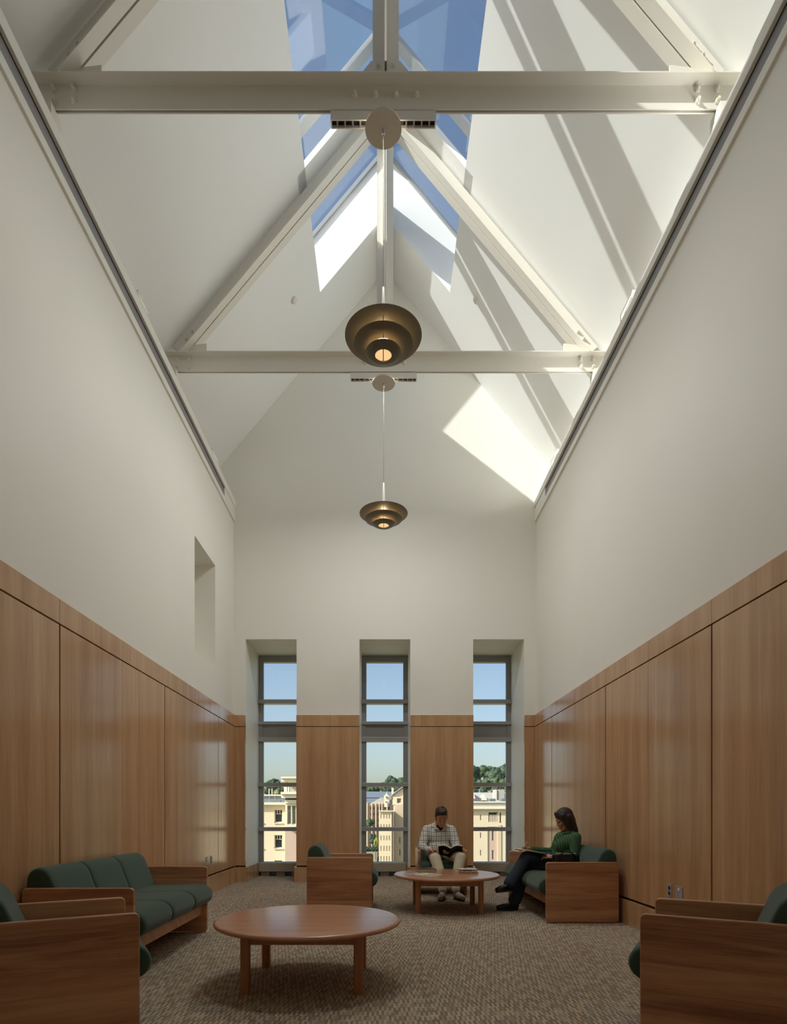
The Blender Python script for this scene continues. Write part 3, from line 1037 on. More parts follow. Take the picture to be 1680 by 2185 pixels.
def head_prims(Mh, k=1.0, female=False):
    """head in its own frame (face to +x, up +z), placed by matrix Mh"""
    R3 = Mh.to_3x3()
    T = lambda x, y, z: Mh @ Vector((x*k, y*k, z*k))
    e = lambda c, r: ('e', T(*c), (r[0]*k, r[1]*k, r[2]*k), R3)
    c = lambda a, b_, r0, r1: ('c', T(*a), T(*b_), r0*k, r1*k)
    j = 0.92 if female else 1.0
    nz_ = 0.82 if female else 1.0
    pr = [e((-0.012, 0, 0.035), (0.096, 0.076, 0.096)), e((0.028, 0, -0.025), (0.064, 0.060*j, 0.085)),
          c((0.060, -0.012, -0.098), (0.060, 0.012, -0.098), 0.023*j, 0.023*j),
          c((-0.005, 0.055*j, -0.055), (0.052, 0.022, -0.098), 0.020, 0.018), c((-0.005, -0.055*j, -0.055), (0.052, -0.022, -0.098), 0.020, 0.018),
          c((0.088, 0, 0.006), (0.088 + 0.018*nz_**2, 0, -0.034), 0.0075*nz_, 0.0115*nz_), c((0.093, -0.009, -0.039), (0.093, 0.009, -0.039), 0.0085*nz_, 0.0085*nz_),
          c((0.076, -0.040, 0.018), (0.084, -0.012, 0.016), 0.011, 0.010), c((0.076, 0.040, 0.018), (0.084, 0.012, 0.016), 0.011, 0.010),
          c((0.066, -0.040, -0.030), (0.070, -0.030, -0.045), 0.018, 0.015), c((0.066, 0.040, -0.030), (0.070, 0.030, -0.045), 0.018, 0.015),
          c((0.083, -0.018, -0.066), (0.083, 0.018, -0.066), 0.0085, 0.0085), c((0.081, -0.014, -0.075), (0.081, 0.014, -0.075), 0.0085, 0.0085)]
    if not female:
        pr += [e((-0.005, 0.080, -0.012), (0.018, 0.008, 0.030)), e((-0.005, -0.080, -0.012), (0.018, 0.008, 0.030))]
    return pr, T, R3

def face_bits(Mh, k, parent, hair):
    T = lambda x, y, z: Mh @ Vector((x*k, y*k, z*k))
    for s in (-1, 1):
        bm = B(); add_cap(bm, T(0.072, s*0.046, 0.030), T(0.086, s*0.016, 0.029), 0.0028*k, 0.0038*k, 8, 3)
        obj('eyebrow', bm, hair, parent, smooth=True)
        bm = B(); add_cap(bm, T(0.074, s*0.043, -0.001), T(0.083, s*0.019, -0.003), 0.0036*k, 0.0036*k, 8, 3)
        obj('eyelash', bm, hair, parent, smooth=True)
    bm = B(); add_cap(bm, T(0.0895, -0.016, -0.0705), T(0.0895, 0.016, -0.0705), 0.0045*k, 0.0045*k, 8, 3)
    obj('lips', bm, 'lip', parent, smooth=True)

def hand_prims(wrist, fwd, palm, thumb_side, curl=0.5, k=1.0, spread=0.0):
    """palm plus five jointed fingers; fwd = wrist to knuckles, palm = direction the palm faces"""
    w = Vector(wrist); f = Vector(fwd).normalized(); n = Vector(palm)
    n = (n - f*n.dot(f)).normalized(); s = f.cross(n).normalized() * thumb_side
    pr = []
    for q in (-0.026, -0.009, 0.009, 0.026):
        pr.append(('c', w + s*q*0.7*k, w + f*0.085*k + s*q*k, 0.015*k, 0.0115*k))
    pr.append(('c', w - f*0.03*k, w + f*0.02*k, 0.026*k, 0.024*k))
    for i, (q, L) in enumerate(((0.029, 0.072), (0.010, 0.080), (-0.010, 0.074), (-0.028, 0.058))):
        p = w + f*0.088*k + s*q*k
        ang = 0.25 + 0.1*i*curl
        r = 0.0088*k
        for frac in (0.45, 0.32, 0.23):
            d = f*math.cos(ang) + n*math.sin(ang) + s*spread*(q/0.03)
            p2 = p + d.normalized()*L*frac*k
            pr.append(('c', p, p2, r, r*0.92)); p = p2; r *= 0.92
            ang += curl*1.1
    p = w + f*0.02*k + s*0.028*k
    d = (f*0.55 + s*0.75 + n*0.35).normalized()
    p2 = p + d*0.04*k; pr.append(('c', p, p2, 0.013*k, 0.0105*k))
    d = (f*0.9 + s*0.15 + n*0.45).normalized()
    p3 = p2 + d*0.032*k; pr.append(('c', p2, p3, 0.0105*k, 0.0095*k))
    pr.append(('c', p3, p3 + (f*0.9 + n*0.5).normalized()*0.022*k, 0.0095*k, 0.008*k))
    return pr

def frame(face, up):
    x = Vector(face).normalized(); z = Vector(up); z = (z - x*z.dot(x)).normalized(); y = z.cross(x)
    M = Matrix((x, y, z)).transposed()
    return M

# ---- man reading in the armchair
man = empty('person', (0.776, 8.0, 0))
tag(man, 'man in a white checked shirt and khaki trousers reading in the armchair', 'person')
O = Vector((0.776, 8.0, 0))
V = lambda x, y, z: Vector((x, y, z)) - O
hM = Matrix.Translation(V(0.772, 8.155, 1.045)) @ frame((0.10, -0.86, -0.50), (0, -0.5, 0.86)).to_4x4()
hp, T, R3 = head_prims(hM, 1.0)
shR, shL = V(0.585, 8.30, 0.875), V(0.928, 8.30, 0.870)
elR, elL = V(0.505, 8.20, 0.640), V(0.985, 8.19, 0.640)
wrR, wrL = V(0.605, 7.985, 0.605), V(0.900, 7.965, 0.585)
body = hp + [('c', T(-0.02, 0, -0.06), V(0.765, 8.29, 0.93), 0.055, 0.062), ('e', V(0.757, 8.32, 0.80), (0.15, 0.095, 0.16)),
             ('c', V(0.76, 8.34, 0.60), V(0.757, 8.32, 0.80), 0.12, 0.11), ('c', shR, elR, 0.05, 0.042), ('c', elR, wrR, 0.042, 0.029),
             ('c', shL, elL, 0.05, 0.042), ('c', elL, wrL, 0.042, 0.029)]
body += hand_prims(wrR, (0.85, -0.45, 0.05), (0.15, -0.3, -0.9), -1, 0.75, 1.0)
body += hand_prims(wrL, (-0.75, -0.55, -0.10), (-0.1, 0.35, 0.9), -1, 0.45, 1.0)
skinned('body', body, 'skin', man, 0.0042, 3)
face_bits(hM, 1.0, man, 'hair_brown')
e_ = lambda c, r: ('e', T(*c), r, R3)
rh = random.Random(5)
tufts = []
for _ in range(70):
    v = Vector((rh.uniform(-0.9, 1.0), rh.uniform(-1, 1), rh.uniform(0.25, 1))).normalized()
    p = Vector((-0.022 + 0.098*v.x, 0.082*v.y, 0.058 + 0.092*v.z))
    tufts.append(('c', T(*p), T(p.x + 0.022 + rh.uniform(-0.01, 0.01), p.y + rh.uniform(-0.012, 0.012), p.z + 0.010), 0.008, 0.004))
skinned('hair', tufts + [e_((-0.026, 0, 0.062), (0.100, 0.084, 0.090)), e_((-0.050, 0, 0.005), (0.072, 0.082, 0.085)), e_((0.026, 0, 0.108), (0.062, 0.066, 0.042)),
                 ('c', T(0.0, 0.074, 0.03), T(0.0, 0.076, 0.0), 0.012, 0.007), ('c', T(0.0, -0.074, 0.03), T(0.0, -0.076, 0.0), 0.012, 0.007)], 'hair_brown', man, 0.004, 1)
skinned('undershirt', [('e', V(0.765, 8.225, 0.905), (0.058, 0.040, 0.060))], 'tee_black', man, 0.006, 2)
shirt = [('e', V(0.757, 8.32, 0.80), (0.192, 0.125, 0.150)), ('c', V(0.68, 8.31, 0.900), V(0.84, 8.31, 0.900), 0.066, 0.066),
         ('c', shR, V(0.69, 8.31, 0.915), 0.058, 0.055), ('c', shL, V(0.83, 8.31, 0.915), 0.058, 0.055), ('c', V(0.76, 8.34, 0.62), V(0.757, 8.31, 0.78), 0.150, 0.150), ('e', V(0.755, 8.30, 0.62), (0.175, 0.14, 0.13)),
         ('c', shR, elR, 0.066, 0.060), ('c', elR, wrR + (elR - wrR)*0.10, 0.060, 0.046), ('c', shL, elL, 0.066, 0.060), ('c', elL, wrL + (elL - wrL)*0.10, 0.060, 0.046),
         ('e', V(0.755, 8.19, 0.635), (0.135, 0.06, 0.07))]
skinned('shirt', shirt, 'plaid', man, 0.007, 3)
for s in (-1, 1):       # collar wings
    bm = B()
    a = V(0.765 + s*0.062, 8.30, 1.000); b_ = V(0.765 + s*0.070, 8.245, 0.955); c_ = V(0.765 + s*0.006, 8.175, 0.862); d_ = V(0.765 + s*0.078, 8.180, 0.885); e2 = V(0.765 + s*0.098, 8.26, 0.945)
    prism(bm, [a, b_, c_, d_, e2], (s*0.006, -0.008, 0.004))
    obj('collar', bm, 'plaid', man, bevel=0.002)
knR, knL = V(0.665, 7.865, 0.500), V(0.995, 7.850, 0.515)
anR, anL = V(0.735, 7.610, 0.125), V(0.905, 7.620, 0.125)
pants = [('c', V(0.69, 8.36, 0.535), V(0.85, 8.36, 0.535), 0.125, 0.125), ('c', V(0.69, 8.30, 0.535), knR, 0.098, 0.076), ('c', knR, V(0.72, 7.72, 0.30), 0.076, 0.068),
         ('c', V(0.72, 7.72, 0.30), anR, 0.066, 0.054), ('c', V(0.85, 8.30, 0.535), knL, 0.098, 0.078), ('c', knL, V(0.94, 7.74, 0.31), 0.078, 0.068), ('c', V(0.94, 7.74, 0.31), anL, 0.066, 0.054)]
skinned('trousers', pants, 'chino', man, 0.008, 4)
def shoe(name, heel, toe, mat, solemat, parent, w=0.043, hgt=0.085, k=1.0):
    h, t_ = Vector(heel), Vector(toe)
    d = (t_ - h)
    up = Vector((0, 0, 1)); up = (up - d.normalized()*up.dot(d.normalized())).normalized()
    pr = [('c', h + up*0.045, h + d*0.30 + up*0.060, w*0.85, w*0.85), ('c', h + d*0.30 + up*0.050, h + d*0.65 + up*0.038, w*0.9, w*0.98), ('c', h + d*0.65 + up*0.036, h + d*0.92 + up*0.030, w*0.95, w*0.72),
          ('c', h + d*0.12 + up*0.06, h + d*0.10 + up*hgt, w*0.9, w*0.85)]
    sh = skinned(name, pr, mat, parent, 0.005, 3)
    bm = B(); side = d.normalized().cross(up)
    pts = []
    n_ = 20
    for i in range(n_):
        a = 2*math.pi*i/n_
        u = 0.5 - 0.5*math.cos(a)
        wd = w*1.06*(0.86 + 0.2*math.sin(min(u*1.3, 1)*math.pi*0.8))
        pts.append(h + d*(-0.10 + 1.13*u) + side*math.sin(a)*wd)
    prism(bm, pts, up*0.022)
    obj('sole', bm, solemat, sh)
    return sh, up, side
sR, up_, sd_ = shoe('shoe', V(0.742, 7.640, 0.010), V(0.685, 7.420, 0.008), 'sneaker', 'rubber', man)
lp = [V(0.735, 7.505, 0.075), V(0.742, 7.470, 0.045), V(0.722, 7.425, 0.068)]
bm = B(); tube(bm, lp, [0.003, 0.007, 0.002], 8); obj('logo_mark', bm, 'cover_black', sR)
shoe('shoe', V(0.905, 7.650, 0.010), V(0.985, 7.440, 0.008), 'sneaker', 'rubber', man)

# open book in his hands
bk = empty('open_book', (0.868, 7.90, 0.585))
tag(bk, 'open paperback with dark cover held by the reading man', 'book')
M = frame((1, 0, 0), (0.0, 0.62, 0.78))           # x across, z = page normal (up towards his face)
M4 = M.to_4x4()
def half(s, off, th, mat, name, w=0.165, h=0.23):
    bm = B()
    top, bot = [], []
    n_ = 10
    for i in range(n_ + 1):
        u = i / n_
        x = s*w*u*0.96
        z = 0.052*math.sin(min(u*1.15, 1)*math.pi*0.62) - 0.012*u*u - off
        top.append((x, z)); bot.append((x, z - th))
    poly = top + bot[::-1]
    prism(bm, [M @ Vector((x, h/2, z)) for x, z in poly], M @ Vector((0, -h, 0)))
    return obj(name, bm, mat, bk)
for s in (-1, 1):
    half(s, 0.0, 0.017, 'paper', 'page_block', 0.160, 0.228)
    half(s, 0.0175, 0.0018, 'cover_black', 'cover')
bk.rotation_euler = (0, 0, R(-6))

# ---- woman writing on the sofa
wom = empty('person', (1.9, 6.85, 0))
tag(wom, 'woman in a green ribbed sweater and jeans writing on the sofa', 'person')
O = Vector((1.9, 6.85, 0))
hW = Matrix.Translation(V(2.060, 6.86, 1.025)) @ frame((-0.93, -0.10, -0.36), (-0.36, 0, 0.93)).to_4x4()
hp, T, R3 = head_prims(hW, 0.96, True)
sL, sR_ = V(2.150, 6.710, 0.830), V(2.120, 7.020, 0.835)
eL, eR = V(2.120, 6.655, 0.590), V(1.990, 7.090, 0.640)
wL, wR = V(1.885, 6.745, 0.610), V(1.705, 7.000, 0.685)
body = hp + [('c', T(-0.02, 0, -0.06), V(2.12, 6.865, 0.87), 0.046, 0.052), ('c', V(2.12, 6.865, 0.60), V(2.12, 6.865, 0.80), 0.10, 0.09),
             ('c', sL, eL, 0.04, 0.036), ('c', eL, wL, 0.036, 0.024), ('c', sR_, eR, 0.04, 0.036), ('c', eR, wR, 0.036, 0.024), ('e', V(2.12, 6.865, 0.78), (0.08, 0.12, 0.10))]
body += hand_prims(wL, (-0.90, 0.15, 0.02), (-0.05, 0.6, -0.75), -1, 0.55, 0.88)
body += hand_prims(wR, (-0.90, -0.25, 0.18), (0, -0.45, -0.85), 1, 0.50, 0.88)
skinned('body', body, 'skin_tan', wom, 0.0042, 3)
face_bits(hW, 0.96, wom, 'hair_dark')
e_ = lambda c, r: ('e', T(*c), r, R3)
hair = [e_((-0.026, 0, 0.052), (0.104, 0.090, 0.094)), e_((-0.055, 0, -0.02), (0.075, 0.088, 0.10))]
for s in (-1, 1):
    hair += [('c', T(0.020, s*0.074, 0.06), T(0.012, s*0.086, -0.05), 0.030, 0.026), ('c', T(0.012, s*0.086, -0.05), T(0.0, s*0.074, -0.165), 0.028, 0.018),
             ('c', T(-0.045, s*0.070, 0.02), T(-0.055, s*0.072, -0.175), 0.045, 0.030), ('c', T(0.055, s*0.030, 0.105), T(0.045, s*0.072, 0.02), 0.020, 0.016)]
hair += [('c', T(-0.085, 0, 0.02), T(-0.085, 0, -0.17), 0.05, 0.035)]
skinned('hair', hair, 'hair_dark', wom, 0.005, 14)
sw = [('e', V(2.115, 6.865, 0.770), (0.125, 0.175, 0.13)), ('e', V(2.025, 6.81, 0.735), (0.086, 0.080, 0.095)), ('e', V(2.025, 6.92, 0.735), (0.086, 0.080, 0.095)), ('c', V(2.03, 6.865, 0.62), V(2.04, 6.865, 0.80), 0.105, 0.095),
      ('c', V(2.12, 6.865, 0.56), V(2.10, 6.865, 0.74), 0.150, 0.130), ('c', sL, sR_, 0.060, 0.060), ('c', V(2.12, 6.82, 0.86), V(2.12, 6.91, 0.86), 0.06, 0.06),
      ('c', sL, eL, 0.062, 0.052), ('c', eL, wL + (eL - wL)*0.12, 0.052, 0.036), ('c', sR_, eR, 0.062, 0.052), ('c', eR, wR + (eR - wR)*0.06, 0.052, 0.034)]
skinned('sweater', sw, 'knit_green', wom, 0.007, 3)
bm = B()
n_ = 24
r0, r1 = [], []
ctr = V(2.105, 6.865, 0.885)
ring = []
for i in range(n_):
    a = 2*math.pi*i/n_
    ring.append(ctr + Vector((0.088*math.cos(a), 0.090*math.sin(a), 0.016*math.cos(a))))
ring.append(ring[0])
tube(bm, ring, 0.017, 8)
obj('collar', bm, 'knit_green', wom, smooth=True)
kT, kB = V(1.610, 6.790, 0.600), V(1.625, 6.880, 0.480)
aT, aB = V(1.405, 6.700, 0.315), V(1.475, 6.775, 0.120)
jeans = [('c', V(2.10, 6.77, 0.545), V(2.10, 6.95, 0.545), 0.115, 0.115), ('c', V(2.06, 6.92, 0.555), kT, 0.096, 0.072), ('c', kT, V(1.50, 6.745, 0.44), 0.072, 0.066), ('c', V(1.50, 6.745, 0.44), aT, 0.066, 0.072),
         ('c', V(2.06, 6.80, 0.540), kB, 0.094, 0.070), ('c', kB, V(1.55, 6.82, 0.28), 0.068, 0.064), ('c', V(1.55, 6.82, 0.28), aB, 0.064, 0.074)]
skinned('jeans', jeans, 'denim', wom, 0.008, 4)
shoe('boot', V(1.430, 6.690, 0.235), V(1.245, 6.660, 0.215), 'leather_black', 'rubber', wom, 0.040, 0.10)
shoe('boot', V(1.490, 6.765, 0.006), V(1.268, 6.745, 0.006), 'leather_black', 'rubber', wom, 0.040, 0.10)
# pen
pn_ = empty('pen', (1.635, 6.955, 0.70))
tag(pn_, 'silver pen in the hand of the woman', 'pen')
bm = B(); tube(bm, [(-0.045, -0.02, -0.035), (-0.038, -0.017, -0.025), (0.030, 0.01, 0.075)], [0.0015, 0.0042, 0.0045], 10)
obj('barrel', bm, 'pen_metal', pn_, smooth=True)
bm = B(); tube(bm, [(0.030, 0.01, 0.075), (0.034, 0.0117, 0.082)], 0.003, 8)
obj('push_button', bm, 'cover_black', pn_)
# notebook and newspaper on her lap
nb = empty('notebook', (1.655, 6.86, 0.668))
nb.rotation_euler = (0, R(10), R(6))
tag(nb, 'open notebook with folded papers on the lap of the woman', 'notebook')
for s, nm in ((-1, 'page'), (1, 'page')):
    bm = B()
    prism(bm, [(-0.15, s*0.002, 0.0), (-0.10, s*0.002, 0.010), (0.0, s*0.002, 0.014), (0.15, s*0.002, 0.006), (0.15, s*0.002, 0.0)], (0, s*0.145, 0))
    obj(nm, bm, 'paper', nb)
bm = B(); box(bm, 0.02, 0.165, -0.155, 0.155, -0.005, -0.001); obj('cover', bm, 'cover_black', nb)
bm = B(); prism(bm, [(-0.165, -0.13, -0.025), (-0.10, -0.13, 0.006), (-0.05, -0.13, 0.008), (-0.05, -0.13, 0.005), (-0.10, -0.13, 0.002), (-0.163, -0.13, -0.030)], (0, 0.24, 0)); obj('loose_sheet', bm, 'paper', nb)
# handbag
hbg = empty('handbag', (1.965, 6.46, 0.456))
tag(hbg, 'black handbag with papers standing on the sofa beside the woman', 'bag')
bm = B()
prism(bm, [(-0.145, -0.05, 0.0), (0.145, -0.05, 0.0), (0.135, -0.035, 0.205), (-0.135, -0.035, 0.205)], (0, 0.10, 0))
obj('bag_body', bm, 'leather_black', hbg, bevel=0.015, segs=3, smooth=True)
for x0, x1, z1 in ((-0.11, -0.055, 0.218), (-0.03, 0.02, 0.214), (0.03, 0.10, 0.216)):
    rbox('paper_sheet', 'paper', hbg, x0, x1, -0.01, 0.012, 0.15, z1)
bm = B(); tube(bm, [(-0.09, -0.055, 0.10), (-0.085, -0.058, 0.20), (-0.02, -0.03, 0.235), (0.05, -0.03, 0.22), (0.09, -0.058, 0.19), (0.095, -0.055, 0.08)], 0.008, 8)
obj('strap', bm, 'leather_black', hbg, smooth=True)

# ------------------------------------------------------------------ outside: campus buildings, trees, hill
plain('stone_cream', srgb(212, 200, 174), 0.85, var=0.05, vscale=0.6)
plain('stone_tan', srgb(196, 180, 154), 0.85, var=0.06, vscale=0.6)
plain('stone_pink', srgb(190, 168, 152), 0.85, var=0.05, vscale=0.8)
plain('stone_trim', srgb(222, 214, 192), 0.8, var=0.03)
plain('slate', srgb(104, 116, 130), 0.7, var=0.12, vscale=0.5)
plain('slate_light', srgb(168, 168, 164), 0.7, var=0.10, vscale=0.5)
plain('pane_dark', srgb(46, 58, 66), 0.15, var=0.2, vscale=1)
plain('pane_grey', srgb(120, 124, 120), 0.2, var=0.3, vscale=0.8)
plain('bark', srgb(80, 62, 46), 0.9, var=0.2)
plain('grass', srgb(132, 134, 108), 0.95, var=0.25, vscale=0.05)
plain('road', srgb(74, 72, 72), 0.9)
def leafmat(name, c0, c1):
    m, t, b = new_mat(name)
    co = node(t, 'ShaderNodeTexCoord')
    nz = node(t, 'ShaderNodeTexNoise', i_Scale=2.2, i_Detail=4.0)
    t.links.new(co.outputs['Object'], nz.inputs['Vector'])
    r = node(t, 'ShaderNodeMapRange')
    r.inputs['From Min'].default_value = 0.35; r.inputs['From Max'].default_value = 0.65
    t.links.new(nz.outputs[0], r.inputs[0])
    t.links.new(mixc(t, r.outputs[0], c0, c1), b.inputs['Base Color'])
    b.inputs['Roughness'].default_value = 0.7
leafmat('leaf_dark', srgb(44, 66, 54), srgb(78, 102, 80))
leafmat('leaf_mid', srgb(58, 84, 60), srgb(98, 120, 86))
leafmat('leaf_yellow', srgb(120, 136, 66), srgb(160, 168, 96))

def lx(px, d): return CAM_X + (px - VPX)*d/F_PX
def lz(py, d): return CAM_H + (VPY - py)*d/F_PX
GZ = -8.0

def pwall(name, mat, parent, x0, x1, yt, yb, d, thick, holes=(), zb=None):
    """wall slab whose room-side face stands at depth d; holes are pixel rectangles left open"""
    o = parent.location
    X = sorted({lx(x0, d), lx(x1, d), *[lx(h[0], d) for h in holes], *[lx(h[1], d) for h in holes]})
    zbot = lz(yb, d) if zb is None else zb
    Z = sorted({lz(yt, d), zbot, *[lz(h[2], d) for h in holes], *[lz(h[3], d) for h in holes]})
    bm = B()
    for i in range(len(X) - 1):
        for j in range(len(Z) - 1):
            cx_, cz_ = (X[i] + X[i+1])/2, (Z[j] + Z[j+1])/2
            if any(lx(h[0], d) < cx_ < lx(h[1], d) and lz(h[3], d) < cz_ < lz(h[2], d) for h in holes):
                continue
            box(bm, X[i] - o.x, X[i+1] - o.x, d - o.y, d + thick - o.y, Z[j] - o.z, Z[j+1] - o.z)
    return obj(name, bm, mat, parent)

def pwin(parent, h, d, setback, bars='tri', mat='pane_dark'):
    o = parent.location
    x0, x1, zt, zb = lx(h[0], d) - o.x, lx(h[1], d) - o.x, lz(h[2], d) - o.z, lz(h[3], d) - o.z
    y = d + setback - o.y
    bm = B(); box(bm, x0, x1, y, y + 0.05, zb, zt)
    w = obj('window', bm, mat, parent)
    bm = B(); f = 0.05*(x1 - x0) + 0.02
    box(bm, x0, x0 + f, y - 0.08, y, zb, zt); box(bm, x1 - f, x1, y - 0.08, y, zb, zt)
    box(bm, x0, x1, y - 0.08, y, zt - f*0.8, zt); box(bm, x0, x1, y - 0.08, y, zb, zb + f*2)
    if bars == 'tri':
        zm = zt - 0.30*(zt - zb)
        box(bm, x0, x1, y - 0.08, y, zm - f*0.7, zm)
        for q in (1/3, 2/3):
            xm = x0 + (x1 - x0)*q
            box(bm, xm - f*0.5, xm + f*0.5, y - 0.08, y, zm, zt)
    elif bars == 'cross':
        zm = zt - 0.27*(zt - zb)
        box(bm, x0, x1, y - 0.08, y, zm - f*0.6, zm)
    obj('window_frame', bm, 'stone_trim', w)
    return w

def bld(name, px, d, label):
    t = empty(name, (lx(px, d), d, GZ))
    tag(t, label, 'building')
    return t

# left: cream block with two casements, and the bay tower beside it
t = bld('stone_building', 560, 60, 'cream stone block with small casement windows seen through the left window')
cas = [(x, x + 16.8, y0, y1) for x in (505, 545, 585.5) for y0, y1 in ((1728, 1756), (1782, 1810.7), (1836, 1864.5))]
pwall('wall', 'stone_cream', t, 470, 609, 1717, 0, 60, 0.5, cas, GZ)
pwall('inner_wall', 'stone_tan', t, 470, 609, 1717, 0, 60.52, 8, (), GZ)
for h in cas:
    pwin(t, h, 60, 0.30)
    pwall('window_sill', 'stone_trim', t, h[0] - 1, h[1] + 1.5, h[3], h[3] + 1.6, 59.9, 0.3)
pwall('cornice', 'stone_trim', t, 469, 609, 1712, 1717.2, 59.55, 9)
pwall('roof_screen', 'slate', t, 470, 607.5, 1698, 1713, 63, 5)
pwall('roof_coping', 'stone_trim', t, 470, 600, 1695.6, 1698, 62.8, 5.4)
for x in (573, 579.4):
    pwall('vent_pipe', 'slate_light', t, x, x + 2.3, 1683, 1698, 66, 0.12)
for x in (574, 586.5):
    pwall('roof_post', 'aluminium_dark', t, x, x + 0.8, 1699, 1712, 62.7, 0.06)
t = bld('bay_tower', 630, 59, 'pale flat-roofed tower with tall bay window in the left window view')
pwall('lower_wall', 'stone_pink', t, 608.6, 668, 1764, 0, 59, 8, (), GZ)
bays = [(613, 621.2, 1719, 1759), (623, 631, 1719, 1759), (640, 648, 1719, 1759)]
pwall('bay_wall', 'stone_trim', t, 609, 668, 1714, 1764.5, 58.4, 0.5, bays)
pwall('bay_core', 'stone_tan', t, 610, 668, 1714, 1764, 59.1, 7)
for h in bays:
    pwin(t, h, 58.4, 0.3, 'cross', 'pane_grey')
pwall('frieze', 'stone_trim', t, 608, 668, 1706.8, 1714, 58.2, 8)
pwall('shade_recess', 'slate', t, 609, 668, 1702.5, 1706.8, 58.9, 7)  # slate colour stands in for the bluish shade under the cornice
pwall('cornice', 'stone_trim', t, 600, 670, 1695.8, 1702.5, 57.8, 9)
pwall('cornice', 'stone_trim', t, 599, 670, 1689.5, 1694.9, 57.6, 9.4)
for a, b_ in ((606, 612.5), (614, 617), (645, 652)):
    pwall('roof_post', 'stone_trim', t, a, b_, 1667, 1689.6, 58.6, 0.5)
pwall('penthouse_wall', 'slate_light', t, 616, 668, 1668, 1689.6, 60.2, 5)
pwall('roof_slab', 'stone_trim', t, 599.4, 670, 1657, 1661, 57.8, 8.6)
pwall('roof_slab', 'stone_trim', t, 600.4, 670, 1661.8, 1667.5, 58.0, 8.2)

# middle: front block, gabled block, gothic hall, slate roofs
t = bld('plain_stone_block', 822, 95, 'pale stone block with rows of blind slots in the middle window view')
slots = [(x, x + 2.6, y0, y1) for x in (812, 818.4, 824.4, 830) for y0, y1 in ((1736, 1746.5), (1759, 1768), (1783, 1793), (1805, 1816), (1827, 1838))]
pwall('wall', 'stone_cream', t, 809, 836, 1731, 0, 95, 0.10, slots, GZ)
pwall('slot_backing', 'stone_cream', t, 809, 836, 1731.5, 0, 95.12, 7, (), GZ)
pwall('coping', 'stone_trim', t, 808.4, 840.6, 1729.6, 1731.6, 94.7, 8)
pwall('corner_pier', 'stone_tan', t, 836, 840.4, 1731.5, 0, 95.8, 6, (), GZ)
t = bld('gabled_stone_block', 860, 97, 'tan stone block with a gable and chimney at the right of the middle window')
slits = [(852.6, 854.8, 1786, 1800.5), (852.6, 854.8, 1811.5, 1826), (872, 874.2, 1786, 1800.5), (872, 874.2, 1811.5, 1826)]
attic = [(847.5, 856.5, 1703.5, 1714), (875, 884, 1703.5, 1714)]
pwall('wall', 'stone_tan', t, 842, 905, 1716.5, 0, 97, 0.4, slits, GZ)
pwall('inner_wall', 'stone_tan', t, 842, 905, 1716.5, 0, 97.42, 9, (), GZ)
for h in slits: pwin(t, h, 97, 0.25, '')
pwall('attic_wall', 'stone_cream', t, 839.5, 905, 1700, 1716.6, 97.3, 0.4, attic)
pwall('attic_core', 'stone_tan', t, 839.5, 905, 1700, 1716.6, 97.72, 8)
for h in attic: pwin(t, h, 97.3, 0.3, 'cross', 'pane_grey')
o = t.location
bm = B()
prism(bm, [(lx(836, 98) - o.x, 98 - o.y, lz(1700, 98) - o.z), (lx(906, 98) - o.x, 98 - o.y, lz(1700, 98) - o.z), (lx(871, 98) - o.x, 98 - o.y, lz(1674, 98) - o.z)], (0, 0.6, 0))
obj('gable', bm, 'stone_cream', t)
bm = B()
prism(bm, [(lx(833, 97.6) - o.x, 97.6 - o.y, lz(1700, 98) - o.z), (lx(871, 97.6) - o.x, 97.6 - o.y, lz(1672, 98) - o.z), (lx(909, 97.6) - o.x, 97.6 - o.y, lz(1700, 98) - o.z), (lx(909, 97.6) - o.x, 97.6 - o.y, lz(1697.5, 98) - o.z), (lx(871, 97.6) - o.x, 97.6 - o.y, lz(1669.5, 98) - o.z), (lx(833, 97.6) - o.x, 97.6 - o.y, lz(1697.5, 98) - o.z)], (0, 9, 0))
obj('roof', bm, 'slate_light', t)
pwall('chimney', 'stone_cream', t, 836, 840, 1681, 1702, 99, 1.2)
t = bld('gothic_hall', 800, 130, 'distant buttressed stone hall with small arched windows in the middle window')
arch = [(x, x + 2.4, y0, y1) for x in (790, 796.6, 806, 811) for y0, y1 in ((1722, 1727.5), (1735, 1740.5), (1748, 1753.5), (1760.5, 1766))] + [(820.6, 823, 1721, 1727), (828, 831.5, 1721, 1727)]
pwall('wall', 'stone_pink', t, 780, 842, 1715, 0, 130, 0.5, arch, GZ)
pwall('inner_wall', 'stone_tan', t, 780, 842, 1715, 0, 130.52, 10, (), GZ)
for h in arch: pwin(t, h, 130, 0.3, '')
for x in (782.5, 792.4, 801, 808.6, 814, 825):
    pwall('buttress', 'stone_cream', t, x, x + 2.2, 1712.5, 0, 129.2, 1.2, (), GZ)
o = t.location
bm = B()
prism(bm, [(lx(p_, 129.4) - o.x, 129.4 - o.y, lz(q_, 129.4) - o.z) for p_, q_ in ((819.5, 1722), (830, 1722), (830, 1697), (828, 1697), (825, 1690), (822, 1697), (819.5, 1697))], (0, 1.0, 0))
obj('gable', bm, 'stone_trim', t)
pwin(t, (823.8, 826.4, 1699, 1703.5), 129.3, 0.0, '')
pwin(t, (822.6, 827, 1710, 1713), 129.3, 0.0, '')
bm = B()
prism(bm, [(lx(p_, 131) - o.x, 131 - o.y, lz(q_, 131) - o.z) for p_, q_ in ((790, 1715), (842, 1715), (838, 1702), (812, 1702))], (0, 8, 0))
obj('roof', bm, 'slate_light', t)
t = bld('slate_roofed_hall', 800, 165, 'long hall with blue-grey slate roof behind the gothic hall')
